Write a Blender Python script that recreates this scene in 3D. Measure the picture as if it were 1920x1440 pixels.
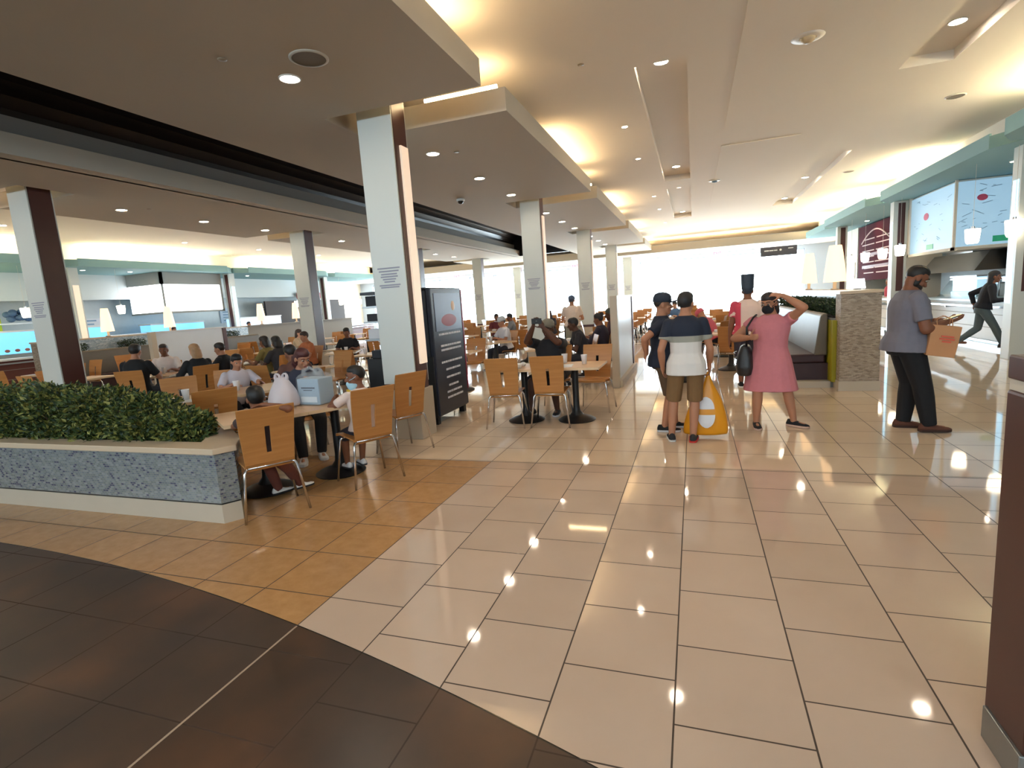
import bpy, bmesh, math, random
from mathutils import Vector, Matrix, Quaternion, noise
for _o in list(bpy.data.objects): bpy.data.objects.remove(_o)
SC = bpy.context.scene; COL = SC.collection
PI = math.pi
random.seed(7)
# ------------------------------------------------------------------ camera
CAM_H = 1.5933
PITCH, ROLL, YAW, FPX = 0.15012, -0.0685, -0.33562, 998.24
def make_camera():
    cp, sp = math.cos(PITCH), math.sin(PITCH); cr, sr = math.cos(ROLL), math.sin(ROLL); cy, sy = math.cos(YAW), math.sin(YAW)
    f = Vector((sy*cp, cy*cp, -sp)); r = Vector((cy, -sy, 0)); u = r.cross(f)
    R = cr*r + sr*u; U = -sr*r + cr*u
    cd = bpy.data.cameras.new('camera'); cd.sensor_fit = 'HORIZONTAL'; cd.sensor_width = 36; cd.lens = 36*FPX/1920
    cd.clip_start = .05; cd.clip_end = 200
    co = bpy.data.objects.new('camera', cd); COL.objects.link(co)
    m = Matrix((R, U, -f)).transposed().to_4x4(); m.translation = (0, 0, CAM_H)
    co.matrix_world = m; SC.camera = co
make_camera()
# ------------------------------------------------------------------ world, daylight, exposure
SC.view_settings.view_transform = 'Standard'; SC.view_settings.look = 'None'; SC.view_settings.gamma = 1
SC.view_settings.use_curve_mapping = False
SC.view_settings.exposure = 1.25
SKY_STRENGTH = 9.0
LAMP_L, COVE_L, SCREEN_L = 85.0, 15.0, 2.0
W = bpy.data.worlds.new('daylight'); SC.world = W; W.use_nodes = True
W.node_tree.nodes['Background'].inputs[0].default_value = (.80, .91, 1.0, 1)
W.node_tree.nodes['Background'].inputs[1].default_value = SKY_STRENGTH
def portal(x0, x1, z0, z1, y, into=-1):
    l = bpy.data.lights.new('window_portal', 'AREA'); l.shape = 'RECTANGLE'; l.size = x1-x0; l.size_y = z1-z0
    l.cycles.is_portal = True
    o = bpy.data.objects.new('window_portal', l); COL.objects.link(o)
    o.location = ((x0+x1)/2, y, (z0+z1)/2); o.rotation_euler = (into*PI/2, 0, 0)   # -1 shines towards -Y, +1 towards +Y
def ceiling_area(x, y, z, sx, sy, watts, col):
    l = bpy.data.lights.new('mall_ceiling_light', 'AREA'); l.shape = 'RECTANGLE'; l.size = sx; l.size_y = sy
    l.energy = watts; l.color = col
    o = bpy.data.objects.new('mall_ceiling_light', l); COL.objects.link(o); o.location = (x, y, z)
SC.cycles.use_denoising = True
SC.cycles.sample_clamp_indirect = 6.0
SC.cycles.max_bounces = 8; SC.cycles.diffuse_bounces = 4; SC.cycles.glossy_bounces = 3; SC.cycles.transparent_max_bounces = 12
SC.cycles.caustics_reflective = False; SC.cycles.caustics_refractive = False

# ------------------------------------------------------------------ materials
def s2l(c):
    return tuple(((v/255)/12.92 if v/255 <= .04045 else ((v/255+.055)/1.055)**2.4) for v in c)
MATS = {}
def mat(name, rgb=(200,200,200), rough=.6, metal=0, emit=0, ecol=None, noise_amt=0, noise_scale=8, bump=0, spec=.5, trans=0, alpha=1):
    if name in MATS: return MATS[name]
    m = bpy.data.materials.new(name); m.use_nodes = True; MATS[name] = m
    nt = m.node_tree; b = nt.nodes['Principled BSDF']; c = s2l(rgb)
    b.inputs['Base Color'].default_value = (*c, 1); b.inputs['Roughness'].default_value = rough; b.inputs['Metallic'].default_value = metal
    b.inputs['Specular IOR Level'].default_value = spec
    if trans: b.inputs['Transmission Weight'].default_value = trans
    if alpha < 1: b.inputs['Alpha'].default_value = alpha
    if emit:
        b.inputs['Emission Color'].default_value = (*s2l(ecol or rgb), 1); b.inputs['Emission Strength'].default_value = emit
    if noise_amt or bump:
        tc = nt.nodes.new('ShaderNodeTexCoord'); n = nt.nodes.new('ShaderNodeTexNoise'); n.inputs['Scale'].default_value = noise_scale; n.inputs['Detail'].default_value = 4
        nt.links.new(tc.outputs['Object'], n.inputs['Vector'])
        if noise_amt:
            mx = nt.nodes.new('ShaderNodeMix'); mx.data_type = 'RGBA'
            mx.inputs[6].default_value = (*[v*(1-noise_amt) for v in c], 1); mx.inputs[7].default_value = (*[min(1, v*(1+noise_amt)) for v in c], 1)
            nt.links.new(n.outputs['Fac'], mx.inputs[0]); nt.links.new(mx.outputs[2], b.inputs['Base Color'])
        if bump:
            bp = nt.nodes.new('ShaderNodeBump'); bp.inputs['Strength'].default_value = bump; bp.inputs['Distance'].default_value = .01
            nt.links.new(n.outputs['Fac'], bp.inputs['Height']); nt.links.new(bp.outputs[0], b.inputs['Normal'])
    return m
class NT:
    """tiny helper for math node graphs"""
    def __init__(s, m): s.nt = m.node_tree; s.N = s.nt.nodes; s.L = s.nt.links
    def new(s, t, **k):
        n = s.N.new(t)
        for a, v in k.items(): setattr(n, a, v)
        return n
    def put(s, sock, v):
        if hasattr(v, 'is_linked') or hasattr(v, 'links'): s.L.new(v, sock)
        else: sock.default_value = v
    def m(s, op, a, b=0.0, c=None):
        n = s.new('ShaderNodeMath', operation=op); s.put(n.inputs[0], a); s.put(n.inputs[1], b)
        if c is not None: s.put(n.inputs[2], c)
        return n.outputs[0]
    def mix(s, f, a, b):
        n = s.new('ShaderNodeMix', data_type='RGBA'); s.put(n.inputs[0], f)
        for i, v in ((6, a), (7, b)):
            if isinstance(v, tuple): n.inputs[i].default_value = (*v, 1) if len(v) == 3 else v
            else: s.L.new(v, n.inputs[i])
        return n.outputs[2]
    def noise(s, vec, scale, detail=4, rough=.5):
        n = s.new('ShaderNodeTexNoise'); n.inputs['Scale'].default_value = scale; n.inputs['Detail'].default_value = detail; n.inputs['Roughness'].default_value = rough
        if vec is not None: s.L.new(vec, n.inputs['Vector'])
        return n
    def xyz(s, src='Object'):
        tc = s.new('ShaderNodeTexCoord'); sp = s.new('ShaderNodeSeparateXYZ'); s.L.new(tc.outputs[src], sp.inputs[0])
        return tc.outputs[src], sp.outputs[0], sp.outputs[1], sp.outputs[2]
def ramp(g, fac, stops, interp='LINEAR'):
    r = g.new('ShaderNodeValToRGB'); cr = r.color_ramp; cr.interpolation = interp
    while len(cr.elements) < len(stops): cr.elements.new(.5)
    for e, (p, c) in zip(cr.elements, stops): e.position = p; e.color = (*s2l(c), 1)
    g.put(r.inputs[0], fac); return r.outputs[0]
T = .475; X0 = -.0968; TRANS_Y = 4.92
def floor_material():
    m = bpy.data.materials.new('polished floor tile'); m.use_nodes = True; g = NT(m); b = g.N['Principled BSDF']
    v, x, y, z = g.xyz()
    u = g.m('DIVIDE', g.m('SUBTRACT', x, X0), T); col = g.m('FLOOR', u)
    fx = g.m('SUBTRACT', u, col)
    par = g.m('MODULO', g.m('ABSOLUTE', col), 2.0)                      # 0 for even columns
    far = g.m('GREATER_THAN', y, TRANS_Y)
    brown = g.m('MULTIPLY', g.m('LESS_THAN', u, -4.0), g.m('SUBTRACT', 1.0, far))
    off_run = g.m('ADD', .36, g.m('MULTIPLY', g.m('SUBTRACT', 1.0, par), .5))
    off = g.m('ADD', g.m('MULTIPLY', brown, .865), g.m('MULTIPLY', g.m('SUBTRACT', 1.0, g.m('MAXIMUM', brown, far)), off_run))
    off = g.m('ADD', off, g.m('MULTIPLY', far, .356))
    w = g.m('SUBTRACT', g.m('DIVIDE', y, T*1.005), off); row = g.m('FLOOR', w); fy = g.m('SUBTRACT', w, row)
    ex = g.m('MINIMUM', fx, g.m('SUBTRACT', 1.0, fx)); ey = g.m('MINIMUM', fy, g.m('SUBTRACT', 1.0, fy))
    joint = g.m('LESS_THAN', g.m('MINIMUM', ex, ey), .0075)
    line = g.m('LESS_THAN', g.m('ABSOLUTE', g.m('SUBTRACT', y, TRANS_Y)), .006)
    joint = g.m('MAXIMUM', joint, line)
    cid = g.new('ShaderNodeCombineXYZ'); g.put(cid.inputs[0], col); g.put(cid.inputs[1], row)
    wn = g.new('ShaderNodeTexWhiteNoise'); g.L.new(cid.outputs[0], wn.inputs['Vector'])
    n1 = g.noise(v, 2.2, 5).outputs['Fac']; n2 = g.noise(v, 11, 6, .65).outputs['Fac']
    light = g.mix(n1, s2l((190,167,148)), s2l((204,183,165)))
    fl = g.mix(n1, s2l((206,184,160)), s2l((216,196,172)))
    light = g.mix(far, light, fl)
    br = g.mix(n2, s2l((158,116,74)), s2l((196,154,106)))
    c = g.mix(brown, light, br)
    var = g.m('MULTIPLY', g.m('SUBTRACT', wn.outputs['Value'], .5), .10)
    hs = g.new('ShaderNodeHueSaturation'); g.L.new(c, hs.inputs['Color']); g.put(hs.inputs['Value'], g.m('ADD', 1.0, var)); c = hs.outputs[0]
    c = g.mix(joint, c, s2l((66,52,42)))
    # dark mall floor: everything inside a big circle
    dx = g.m('SUBTRACT', x, DARK_C[0]); dy = g.m('SUBTRACT', y, DARK_C[1])
    d = g.m('SQRT', g.m('ADD', g.m('MULTIPLY', dx, dx), g.m('MULTIPLY', dy, dy)))
    dark = g.m('LESS_THAN', d, DARK_R)
    edge = g.m('LESS_THAN', g.m('ABSOLUTE', g.m('SUBTRACT', d, DARK_R)), .004)
    dn = g.noise(v, 1.5, 4).outputs['Fac']
    dcol = ramp(g, dn, [(.3, (54,46,42)), (.5, (72,56,46)), (.72, (98,70,52))])
    strip = g.m('LESS_THAN', g.m('ABSOLUTE', g.m('SUBTRACT', u, -4.0)), .012)
    dj = g.m('MULTIPLY', joint, .35)
    dcol = g.mix(dj, dcol, s2l((36,28,25)))
    dcol = g.mix(strip, dcol, s2l((170,150,130)))
    c = g.mix(dark, c, dcol); c = g.mix(edge, c, s2l((40,34,30)))
    g.L.new(c, b.inputs['Base Color'])
    g.L.new(g.m('ADD', g.m('ADD', .05, g.m('MULTIPLY', joint, .5)), g.m('ADD', g.m('MULTIPLY', dark, .26), g.m('MULTIPLY', brown, .14))), b.inputs['Roughness'])
    b.inputs['Specular IOR Level'].default_value = .4
    bp = g.new('ShaderNodeBump'); bp.inputs['Strength'].default_value = .35; bp.inputs['Distance'].default_value = .002
    g.L.new(g.m('SUBTRACT', 1.0, joint), bp.inputs['Height']); g.L.new(bp.outputs[0], b.inputs['Normal'])
    return m
def mosaic_material(name, cols, sx=.045, sz=.022, rough=.25):
    """small staggered glass tiles, wall faces of any direction (uses x+y along the wall and z)"""
    m = bpy.data.materials.new(name); m.use_nodes = True; g = NT(m); b = g.N['Principled BSDF']
    v, x, y, z = g.xyz(); w = g.m('DIVIDE', z, sz); row = g.m('FLOOR', w); fz = g.m('SUBTRACT', w, row)
    h = g.m('ADD', g.m('DIVIDE', g.m('ADD', x, y), sx), g.m('MULTIPLY', row, .37)); cl = g.m('FLOOR', h); fh = g.m('SUBTRACT', h, cl)
    e = g.m('MINIMUM', g.m('MULTIPLY', g.m('MINIMUM', fh, g.m('SUBTRACT', 1.0, fh)), 2.0), g.m('MINIMUM', fz, g.m('SUBTRACT', 1.0, fz)))
    cid = g.new('ShaderNodeCombineXYZ'); g.put(cid.inputs[0], cl); g.put(cid.inputs[1], row)
    wn = g.new('ShaderNodeTexWhiteNoise'); g.L.new(cid.outputs[0], wn.inputs['Vector'])
    n = len(cols); c = ramp(g, wn.outputs['Value'], [(i/n, k) for i, k in enumerate(cols)], 'CONSTANT')
    c = g.mix(g.m('LESS_THAN', e, .07), c, s2l((150,145,138)))
    g.L.new(c, b.inputs['Base Color']); b.inputs['Roughness'].default_value = rough
    return m
def wood_material(name, a, bcol, scale=1.0, rough=.38):
    m = bpy.data.materials.new(name); m.use_nodes = True; g = NT(m); b = g.N['Principled BSDF']
    v, x, y, z = g.xyz(); mp = g.new('ShaderNodeMapping'); mp.inputs['Scale'].default_value = (1.2*scale, 1.2*scale, 22*scale); g.L.new(v, mp.inputs[0])
    n = g.noise(mp.outputs[0], 2.5, 5, .6)
    g.L.new(g.mix(n.outputs['Fac'], s2l(a), s2l(bcol)), b.inputs['Base Color']); b.inputs['Roughness'].default_value = rough
    return m
def band_material(name, stops, rough=.8, axis=2):
    """cloth in blocks of colour by height above the wearer's floor: stops = [(z, rgb), ...] from below"""
    m = bpy.data.materials.new(name); m.use_nodes = True; g = NT(m); b = g.N['Principled BSDF']
    v, x, y, z = g.xyz(); c = ramp(g, g.m('DIVIDE', (x, y, z)[axis], 2.0), [(p/2.0, k) for p, k in stops], 'CONSTANT')
    g.L.new(c, b.inputs['Base Color']); b.inputs['Roughness'].default_value = rough
    return m
def glass_material():
    m = bpy.data.materials.new('clear glass'); m.use_nodes = True; g = NT(m); g.N.remove(g.N['Principled BSDF'])
    t = g.new('ShaderNodeBsdfTransparent'); t.inputs[0].default_value = (.93, .97, .98, 1); s = g.new('ShaderNodeBsdfGlossy'); s.inputs['Roughness'].default_value = .03
    fr = g.new('ShaderNodeFresnel'); fr.inputs[0].default_value = 1.45; mx = g.new('ShaderNodeMixShader')
    ge = g.new('ShaderNodeNewGeometry'); g.L.new(g.m('MULTIPLY', fr.outputs[0], g.m('SUBTRACT', 1.0, ge.outputs['Backfacing'])), mx.inputs[0]); g.L.new(t.outputs[0], mx.inputs[1]); g.L.new(s.outputs[0], mx.inputs[2]); g.L.new(mx.outputs[0], g.N['Material Output'].inputs[0])
    MATS['clear glass'] = m; return m

# ------------------------------------------------------------------ mesh helpers
class MB:
    def __init__(s): s.bm = bmesh.new(); s.mi = 0
    def _set(s, faces):
        for f in faces: f.material_index = s.mi
    def box(s, x0, x1, y0, y1, z0, z1, M=None):
        vs = [Vector((x, y, z)) for z in (z0, z1) for y in (y0, y1) for x in (x0, x1)]
        if M is not None: vs = [M @ v for v in vs]
        v = [s.bm.verts.new(p) for p in vs]
        s._set([s.bm.faces.new([v[i] for i in q]) for q in ((0,2,3,1), (4,5,7,6), (0,1,5,4), (2,6,7,3), (0,4,6,2), (1,3,7,5))]); return s
    def prism(s, pts, z0, z1):
        """pts counter-clockwise (x, y) polygon extruded from z0 to z1"""
        a = [s.bm.verts.new((x, y, z0)) for x, y in pts]; b = [s.bm.verts.new((x, y, z1)) for x, y in pts]; n = len(pts)
        s._set([s.bm.faces.new(a[::-1]), s.bm.faces.new(b)] + [s.bm.faces.new((a[i], a[(i+1) % n], b[(i+1) % n], b[i])) for i in range(n)]); return s
    def loft(s, rings, cap=True, closed=True):
        """rings: list of lists of points, same count"""
        R = [[s.bm.verts.new(p) for p in r] for r in rings]; n = len(R[0]); fs = []
        for a, b in zip(R, R[1:]):
            for i in range(n if closed else n-1): fs.append(s.bm.faces.new((a[i], a[(i+1) % n], b[(i+1) % n], b[i])))
        if cap: fs += [s.bm.faces.new(R[0][::-1]), s.bm.faces.new(R[-1])]
        s._set(fs); return s
    def lathe(s, prof, c=(0,0,0), n=24, cap=True):
        return s.loft([[(c[0]+r*math.cos(2*PI*i/n), c[1]+r*math.sin(2*PI*i/n), c[2]+z) for i in range(n)] for r, z in prof], cap)
    def tube(s, pts, r, n=10, cap=True):
        pts = [Vector(p) for p in pts]; rs = r if isinstance(r, (list, tuple)) else [r]*len(pts); rings = []; prev = None
        for i, p in enumerate(pts):
            d = (pts[min(i+1, len(pts)-1)]-pts[max(i-1, 0)]).normalized()
            if prev is None: a = d.orthogonal().normalized()
            else:
                a = prev - d*prev.dot(d); a = a.normalized() if a.length > 1e-5 else d.orthogonal().normalized()
            prev = a; b = d.cross(a)
            rings.append([p + rs[i]*(a*math.cos(2*PI*k/n)+b*math.sin(2*PI*k/n)) for k in range(n)])
        return s.loft(rings, cap)
    def ell(s, c, r, Q=None, nu=14, nv=10):
        c = Vector(c); rings = []
        for j in range(1, nv):
            t = PI*j/nv; rr = math.sin(t); zz = -math.cos(t)
            ring = [Vector((r[0]*rr*math.cos(2*PI*i/nu), r[1]*rr*math.sin(2*PI*i/nu), r[2]*zz)) for i in range(nu)]
            rings.append([c+(Q @ p if Q is not None else p) for p in ring])
        R = [[s.bm.verts.new(p) for p in q] for q in rings]; lo = s.bm.verts.new(c+(Q @ Vector((0,0,-r[2])) if Q is not None else Vector((0,0,-r[2])))); hi = s.bm.verts.new(c+(Q @ Vector((0,0,r[2])) if Q is not None else Vector((0,0,r[2]))))
        fs = []
        for a, b in zip(R, R[1:]):
            for i in range(nu): fs.append(s.bm.faces.new((a[i], a[(i+1) % nu], b[(i+1) % nu], b[i])))
        for i in range(nu): fs += [s.bm.faces.new((lo, R[0][(i+1) % nu], R[0][i])), s.bm.faces.new((hi, R[-1][i], R[-1][(i+1) % nu]))]
        s._set(fs); return s
    def cap(s, p0, r0, p1, r1, n=12, flat0=False, flat1=False):
        """tapered capsule"""
        p0 = Vector(p0); p1 = Vector(p1); d = (p1-p0); L = d.length; d = d/L if L > 1e-6 else Vector((0,0,1)); a = d.orthogonal().normalized(); b = d.cross(a)
        st = []
        if not flat0: st += [(p0-d*r0*math.cos(t), r0*math.sin(t)) for t in (.25, .7, 1.15)]
        st += [(p0, r0), (p1, r1)]
        if not flat1: st += [(p1+d*r1*math.cos(t), r1*math.sin(t)) for t in (1.15, .7, .25)]
        return s.loft([[q+rr*(a*math.cos(2*PI*k/n)+b*math.sin(2*PI*k/n)) for k in range(n)] for q, rr in st])
    def quad(s, a, b, c, d):
        s._set([s.bm.faces.new([s.bm.verts.new(p) for p in (a, b, c, d)])]); return s
    def mesh(s, name, smooth=False):
        bmesh.ops.recalc_face_normals(s.bm, faces=s.bm.faces)
        me = bpy.data.meshes.new(name); s.bm.to_mesh(me); s.bm.free()
        if smooth:
            for p in me.polygons: p.use_smooth = True
        return me
    def build(s, name, m, parent=None, smooth=False, bevel=0, subsurf=0, solid=0, auto=None):
        return link(name, s.mesh(name, smooth), m, parent, bevel, subsurf, solid, auto)
def evaluated(me, mods):
    o = bpy.data.objects.new('tmp', me); COL.objects.link(o)
    for t, kw in mods:
        md = o.modifiers.new(t, t)
        for k, v in kw.items(): setattr(md, k, v)
    dg = bpy.context.evaluated_depsgraph_get(); out = bpy.data.meshes.new_from_object(o.evaluated_get(dg), depsgraph=dg)
    n = me.name; bpy.data.objects.remove(o); bpy.data.meshes.remove(me); out.name = n
    return out
def link(name, me, m, parent=None, bevel=0, subsurf=0, solid=0, auto=None):
    mods = []
    if solid: mods.append(('SOLIDIFY', dict(thickness=solid, offset=0)))
    if bevel: mods.append(('BEVEL', dict(width=bevel, segments=2, limit_method='ANGLE')))
    if subsurf: mods.append(('SUBSURF', dict(levels=subsurf, render_levels=subsurf)))
    if mods: me = evaluated(me, mods)
    for k in (m if isinstance(m, (list, tuple)) else [m]): me.materials.append(k)
    if auto is not None: me.set_sharp_from_angle(angle=auto)
    o = bpy.data.objects.new(name, me); COL.objects.link(o)
    if parent is not None: o.parent = parent
    return o
def tag(o, label, cat, group=None, kind=None):
    o['label'] = label; o['category'] = cat
    if group: o['group'] = group
    if kind: o['kind'] = kind
    return o
def empty(name, loc=(0,0,0), rz=0):
    o = bpy.data.objects.new(name, None); o.empty_display_size = .1; COL.objects.link(o); o.location = loc; o.rotation_euler = (0, 0, rz); return o
def struct(o):
    o['kind'] = 'structure'; return o
def copy_tree(o, loc=None, rz=None, parent=None):
    c = o.copy(); COL.objects.link(c)
    if parent is not None: c.parent = parent
    if loc is not None: c.location = loc
    if rz is not None: c.rotation_euler = (0, 0, rz)
    for ch in KIDS.get(o.name, []) or [k for k in o.children]: copy_tree(ch, parent=c)
    return c
KIDS = {}
ORD = ['first','second','third','fourth','fifth','sixth','seventh','eighth','ninth','tenth','eleventh','twelfth','thirteenth','fourteenth','fifteenth','sixteenth']
def text_mesh(s, size, extrude=.003):
    cu = bpy.data.curves.new('t', 'FONT'); cu.body = s; cu.size = size; cu.extrude = extrude; cu.align_x = 'CENTER'; cu.align_y = 'CENTER'
    o = bpy.data.objects.new('t', cu); COL.objects.link(o); dg = bpy.context.evaluated_depsgraph_get()
    me = bpy.data.meshes.new_from_object(o.evaluated_get(dg)); bpy.data.objects.remove(o); return me
MIR = lambda x: -13.32 - x      # the hall is symmetric about the plane x = -6.66
# ------------------------------------------------------------------ shared materials
DARK_C, DARK_R = (-5.5653, -13.9644), 16.4022
M_FLOOR = floor_material()
M_CEIL = mat('ceiling paint', (236,228,217), .85, noise_amt=.03, noise_scale=.6)
M_SOFFIT = mat('soffit paint', (188,180,166), .85, noise_amt=.03, noise_scale=.5)
M_GREY = mat('grey trim paint', (148,144,138), .7)
M_DARK = mat('dark bronze cladding', (27,18,16), .3, spec=.3)
M_WALL = mat('cream wall paint', (216,208,194), .8)
M_TEAL = mat('teal plaster', (120,158,162), .7)
M_WHITE = mat('white laminate', (224,226,226), .4)
M_COLW = mat('white column panel', (205,210,206), .35)
M_BROWN = mat('dark red brown wood veneer', (74,38,32), .35, noise_amt=.18, noise_scale=3)
M_PLINTH = mat('honed beige stone', (190,178,160), .5, noise_amt=.06, noise_scale=5)
M_GLASS = glass_material()
M_MULL = mat('pale blue grey window frame', (176,190,208), .5)
M_STEEL = mat('brushed steel', (170,172,175), .3, 1)
M_CHROME = mat('chrome', (205,205,208), .14, 1)
M_BLACK = mat('black paint', (18,18,20), .45)
M_LAMP = mat('lit downlight lens', (255,244,226), .5, emit=LAMP_L, ecol=(255,236,210))
M_RING = mat('white downlight ring', (235,230,222), .5)
M_COVE = mat('lit cove tube', (255,232,190), .5, emit=COVE_L, ecol=(255,222,170))
M_COVE2 = mat('bright cove tube', (255,236,200), .5, emit=COVE_L*3, ecol=(255,228,184))
M_SHADE = mat('lit lamp shade', (255,226,190), .7, emit=.85, ecol=(255,206,150))
M_PENDS = mat('lit pendant glass', (255,244,225), .4, emit=4.0, ecol=(255,236,205))
M_SCREEN = mat('lit menu panel', (128,156,172), .5, emit=.24, ecol=(176,218,246))
M_SCRWH = mat('lit white menu screen', (250,252,255), .4, emit=SCREEN_L, ecol=(246,250,255))
M_STRIP = mat('lit column strip', (240,218,196), .5, emit=.22, ecol=(255,226,200))
M_BLUEL = mat('lit blue tube', (160,215,245), .5, emit=.9, ecol=(150,215,250))
M_MOSG = mosaic_material('blue grey glass mosaic', [(120,128,132),(104,112,118),(134,140,142),(112,120,126),(126,134,136),(76,80,100),(116,124,124),(128,134,132),(110,118,118)], .032, .017)
M_MOSB = mosaic_material('beige stone mosaic', [(164,148,130),(150,134,116),(178,163,145),(134,119,103),(170,155,138),(158,143,126)], .05, .014, .7)
M_MOSL = mosaic_material('pale blue mosaic', [(176,196,208),(150,172,188),(200,214,222),(166,186,200)], .05, .024)

# ------------------------------------------------------------------ floor, ceiling
XL, XR, YF, YB = -22.4, 9.2, -6.0, 33.0
struct(MB().quad((XL-1, YF-1, 0), (XR+1, YF-1, 0), (XR+1, YB+1, 0), (XL-1, YB+1, 0)).build('floor', M_FLOOR))
ZC, ZS = 4.38, 3.8
SLOTS = [(-.66, -.04, 7.3, 14.7), (-.66, -.04, 15.8, 22.0), (2.68, 3.3, 1.6, 9.15), (2.68, 3.3, 14.0, 21.6), (2.68, 3.3, -5.4, .2), (-.66, -.04, -1.5, 5.6), (MIR(-.04), MIR(-.66), 7.3, 14.7), (MIR(-.04), MIR(-.66), 15.8, 22.0)]
def ceiling():
    xs = sorted({XL, XR, -8.16, -5.42, *[s[0] for s in SLOTS], *[s[1] for s in SLOTS]}); ys = sorted({YF, YB, 24.95, *[s[2] for s in SLOTS], *[s[3] for s in SLOTS]})
    b = MB()
    for x0, x1 in zip(xs, xs[1:]):
        for y0, y1 in zip(ys, ys[1:]):
            cx, cy = (x0+x1)/2, (y0+y1)/2
            hole = any(s[0] < cx < s[1] and s[2] < cy < s[3] for s in SLOTS)
            if -8.16 < cx < -5.42 and cy < 24.95: continue                  # the vault opens here
            z = ZC+.13 if hole else ZC
            b.quad((x0, y0, z), (x0, y1, z), (x1, y1, z), (x1, y0, z))
    for x0, x1, y0, y1 in SLOTS:
        for p, q in (((x0, y0), (x1, y0)), ((x1, y0), (x1, y1)), ((x1, y1), (x0, y1)), ((x0, y1), (x0, y0))):
            b.quad((*p, ZC), (*q, ZC), (*q, ZC+.13), (*p, ZC+.13))
    struct(b.build('ceiling', M_CEIL))
ceiling()
# raised ceiling field right of the aisle: a 2 cm plaster step gives the faint lines across the hall
b = MB()
for x0, x1, y0, y1 in ((.55, 1.98, -6, 10.6), (.55, 1.98, 11.9, 20.0)):
    b.box(x0, x1, y0, y1, ZC-.012, ZC+.02)
struct(b.build('trim_1', M_CEIL))

# ------------------------------------------------------------------ lower soffits with notches at every column
COLY = [5.72+6.2*k for k in range(-1, 5)]
def soffit(side):
    f = (lambda x: x) if side == 'r' else MIR
    segs, y = [], YF
    for cy in COLY:
        segs.append((y, cy-.26)); y = cy+.53
    segs.append((y, 30.9))
    b = MB()
    xa, xb = sorted((f(-5.46), f(-3.94))); b.box(xa, xb, YF, 30.9, ZS, ZS+.26)
    for y0, y1 in segs:
        xa, xb = sorted((f(-3.94), f(-2.02))); b.box(xa, xb, y0, y1, ZS, ZS+.26)
    return struct(b.build('trim_2' if side == 'r' else 'trim_3', M_SOFFIT)), segs
_, SEGS = soffit('r'); soffit('l')
# the dark vault between the two soffits
b = MB(); b.box(-8.14, -8.08, YF, 24.9, ZS, 4.06); b.box(-5.46, -5.40, YF, 24.9, ZS+.26, 4.3); struct(b.build('trim_4', M_SOFFIT))
b = MB(); b.box(-8.2, -8.1, YF, 24.9, 4.04, 4.34); struct(b.build('trim_5', M_GREY))
b = MB(); n = 14
arc = [(-6.76-1.42*math.cos(PI*i/n), 4.30+.62*math.sin(PI*i/n)) for i in range(n+1)]
b.loft([[(x, YF, z) for x, z in arc], [(x, 24.9, z) for x, z in arc]], cap=False, closed=False)
b.box(-8.2, -5.4, 24.9, 25.0, 3.8, 5.0)
struct(b.build('trim_6', M_DARK, smooth=False))

# ------------------------------------------------------------------ walls
FILL_WINS = [(-17.0, -12.4), (-12.0, -7.4), (-7.0, -2.4), (-2.0, 2.6), (3.0, 7.6)]; FZ0, FZ1 = 3.05, 4.1     # added high windows behind the camera, daylight fill for camera-facing surfaces
b = MB(); b.box(XL-.2, XR+.2, YF-.2, YF, FZ1, 5.2); b.box(XL-.2, XR+.2, YF-.2, YF, 0, FZ0); xs = [XL-.2]+[v for w in FILL_WINS for v in w]+[XR+.2]
for x0, x1 in zip(xs[::2], xs[1::2]): b.box(x0, x1, YF-.2, YF, FZ0, FZ1)
struct(b.build('wall_front', M_WALL))
for i, (x0, x1) in enumerate(FILL_WINS):  # unseen added windows that let fill daylight in
    w = empty('window_%d' % (i+11), ((x0+x1)/2, YF-.1, FZ0)); struct(w); hw = (x1-x0)/2; b = MB(); hh = FZ1-FZ0
    for q in ((-hw, -hw+.06), (hw-.06, hw), (-.03, .03)): b.box(q[0], q[1], -.04, .04, 0, hh)
    b.box(-hw, hw, -.04, .04, 0, .06); b.box(-hw, hw, -.04, .04, hh-.06, hh); b.build('window_frame', M_MULL, w)
    MB().box(-hw+.05, hw-.05, -.006, .006, .05, hh-.05).build('glass_pane', M_GLASS, w)
    portal(x0, x1, FZ0, FZ1, YF-.18, 1)
b = MB(); b.box(XR, XR+.2, YF, YB, 0, 5.2); struct(b.build('wall_right', M_WALL))
b = MB(); b.box(XL-.2, XL, YF, YB, 0, 5.2); struct(b.build('wall_left', M_WALL))
WINS = [(-21.4, -18.4), (-18.0, -14.4), (-14.0, -10.6), (-10.2, -7.0), (-6.6, -3.4), (-3.0, 5.7)]
ZW0, ZW1 = .12, 3.46
b = MB(); b.box(XL, XR, YB, YB+.3, ZW1, 5.2); b.box(XL, XR, YB, YB+.3, 0, ZW0)
xs = [XL]+[v for w in WINS for v in w]+[XR]
for x0, x1 in zip(xs[::2], xs[1::2]): b.box(x0, x1, YB, YB+.3, ZW0, ZW1)
struct(b.build('wall_back', mat('pale blue wall paint', (196,206,220), .8)))
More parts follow.
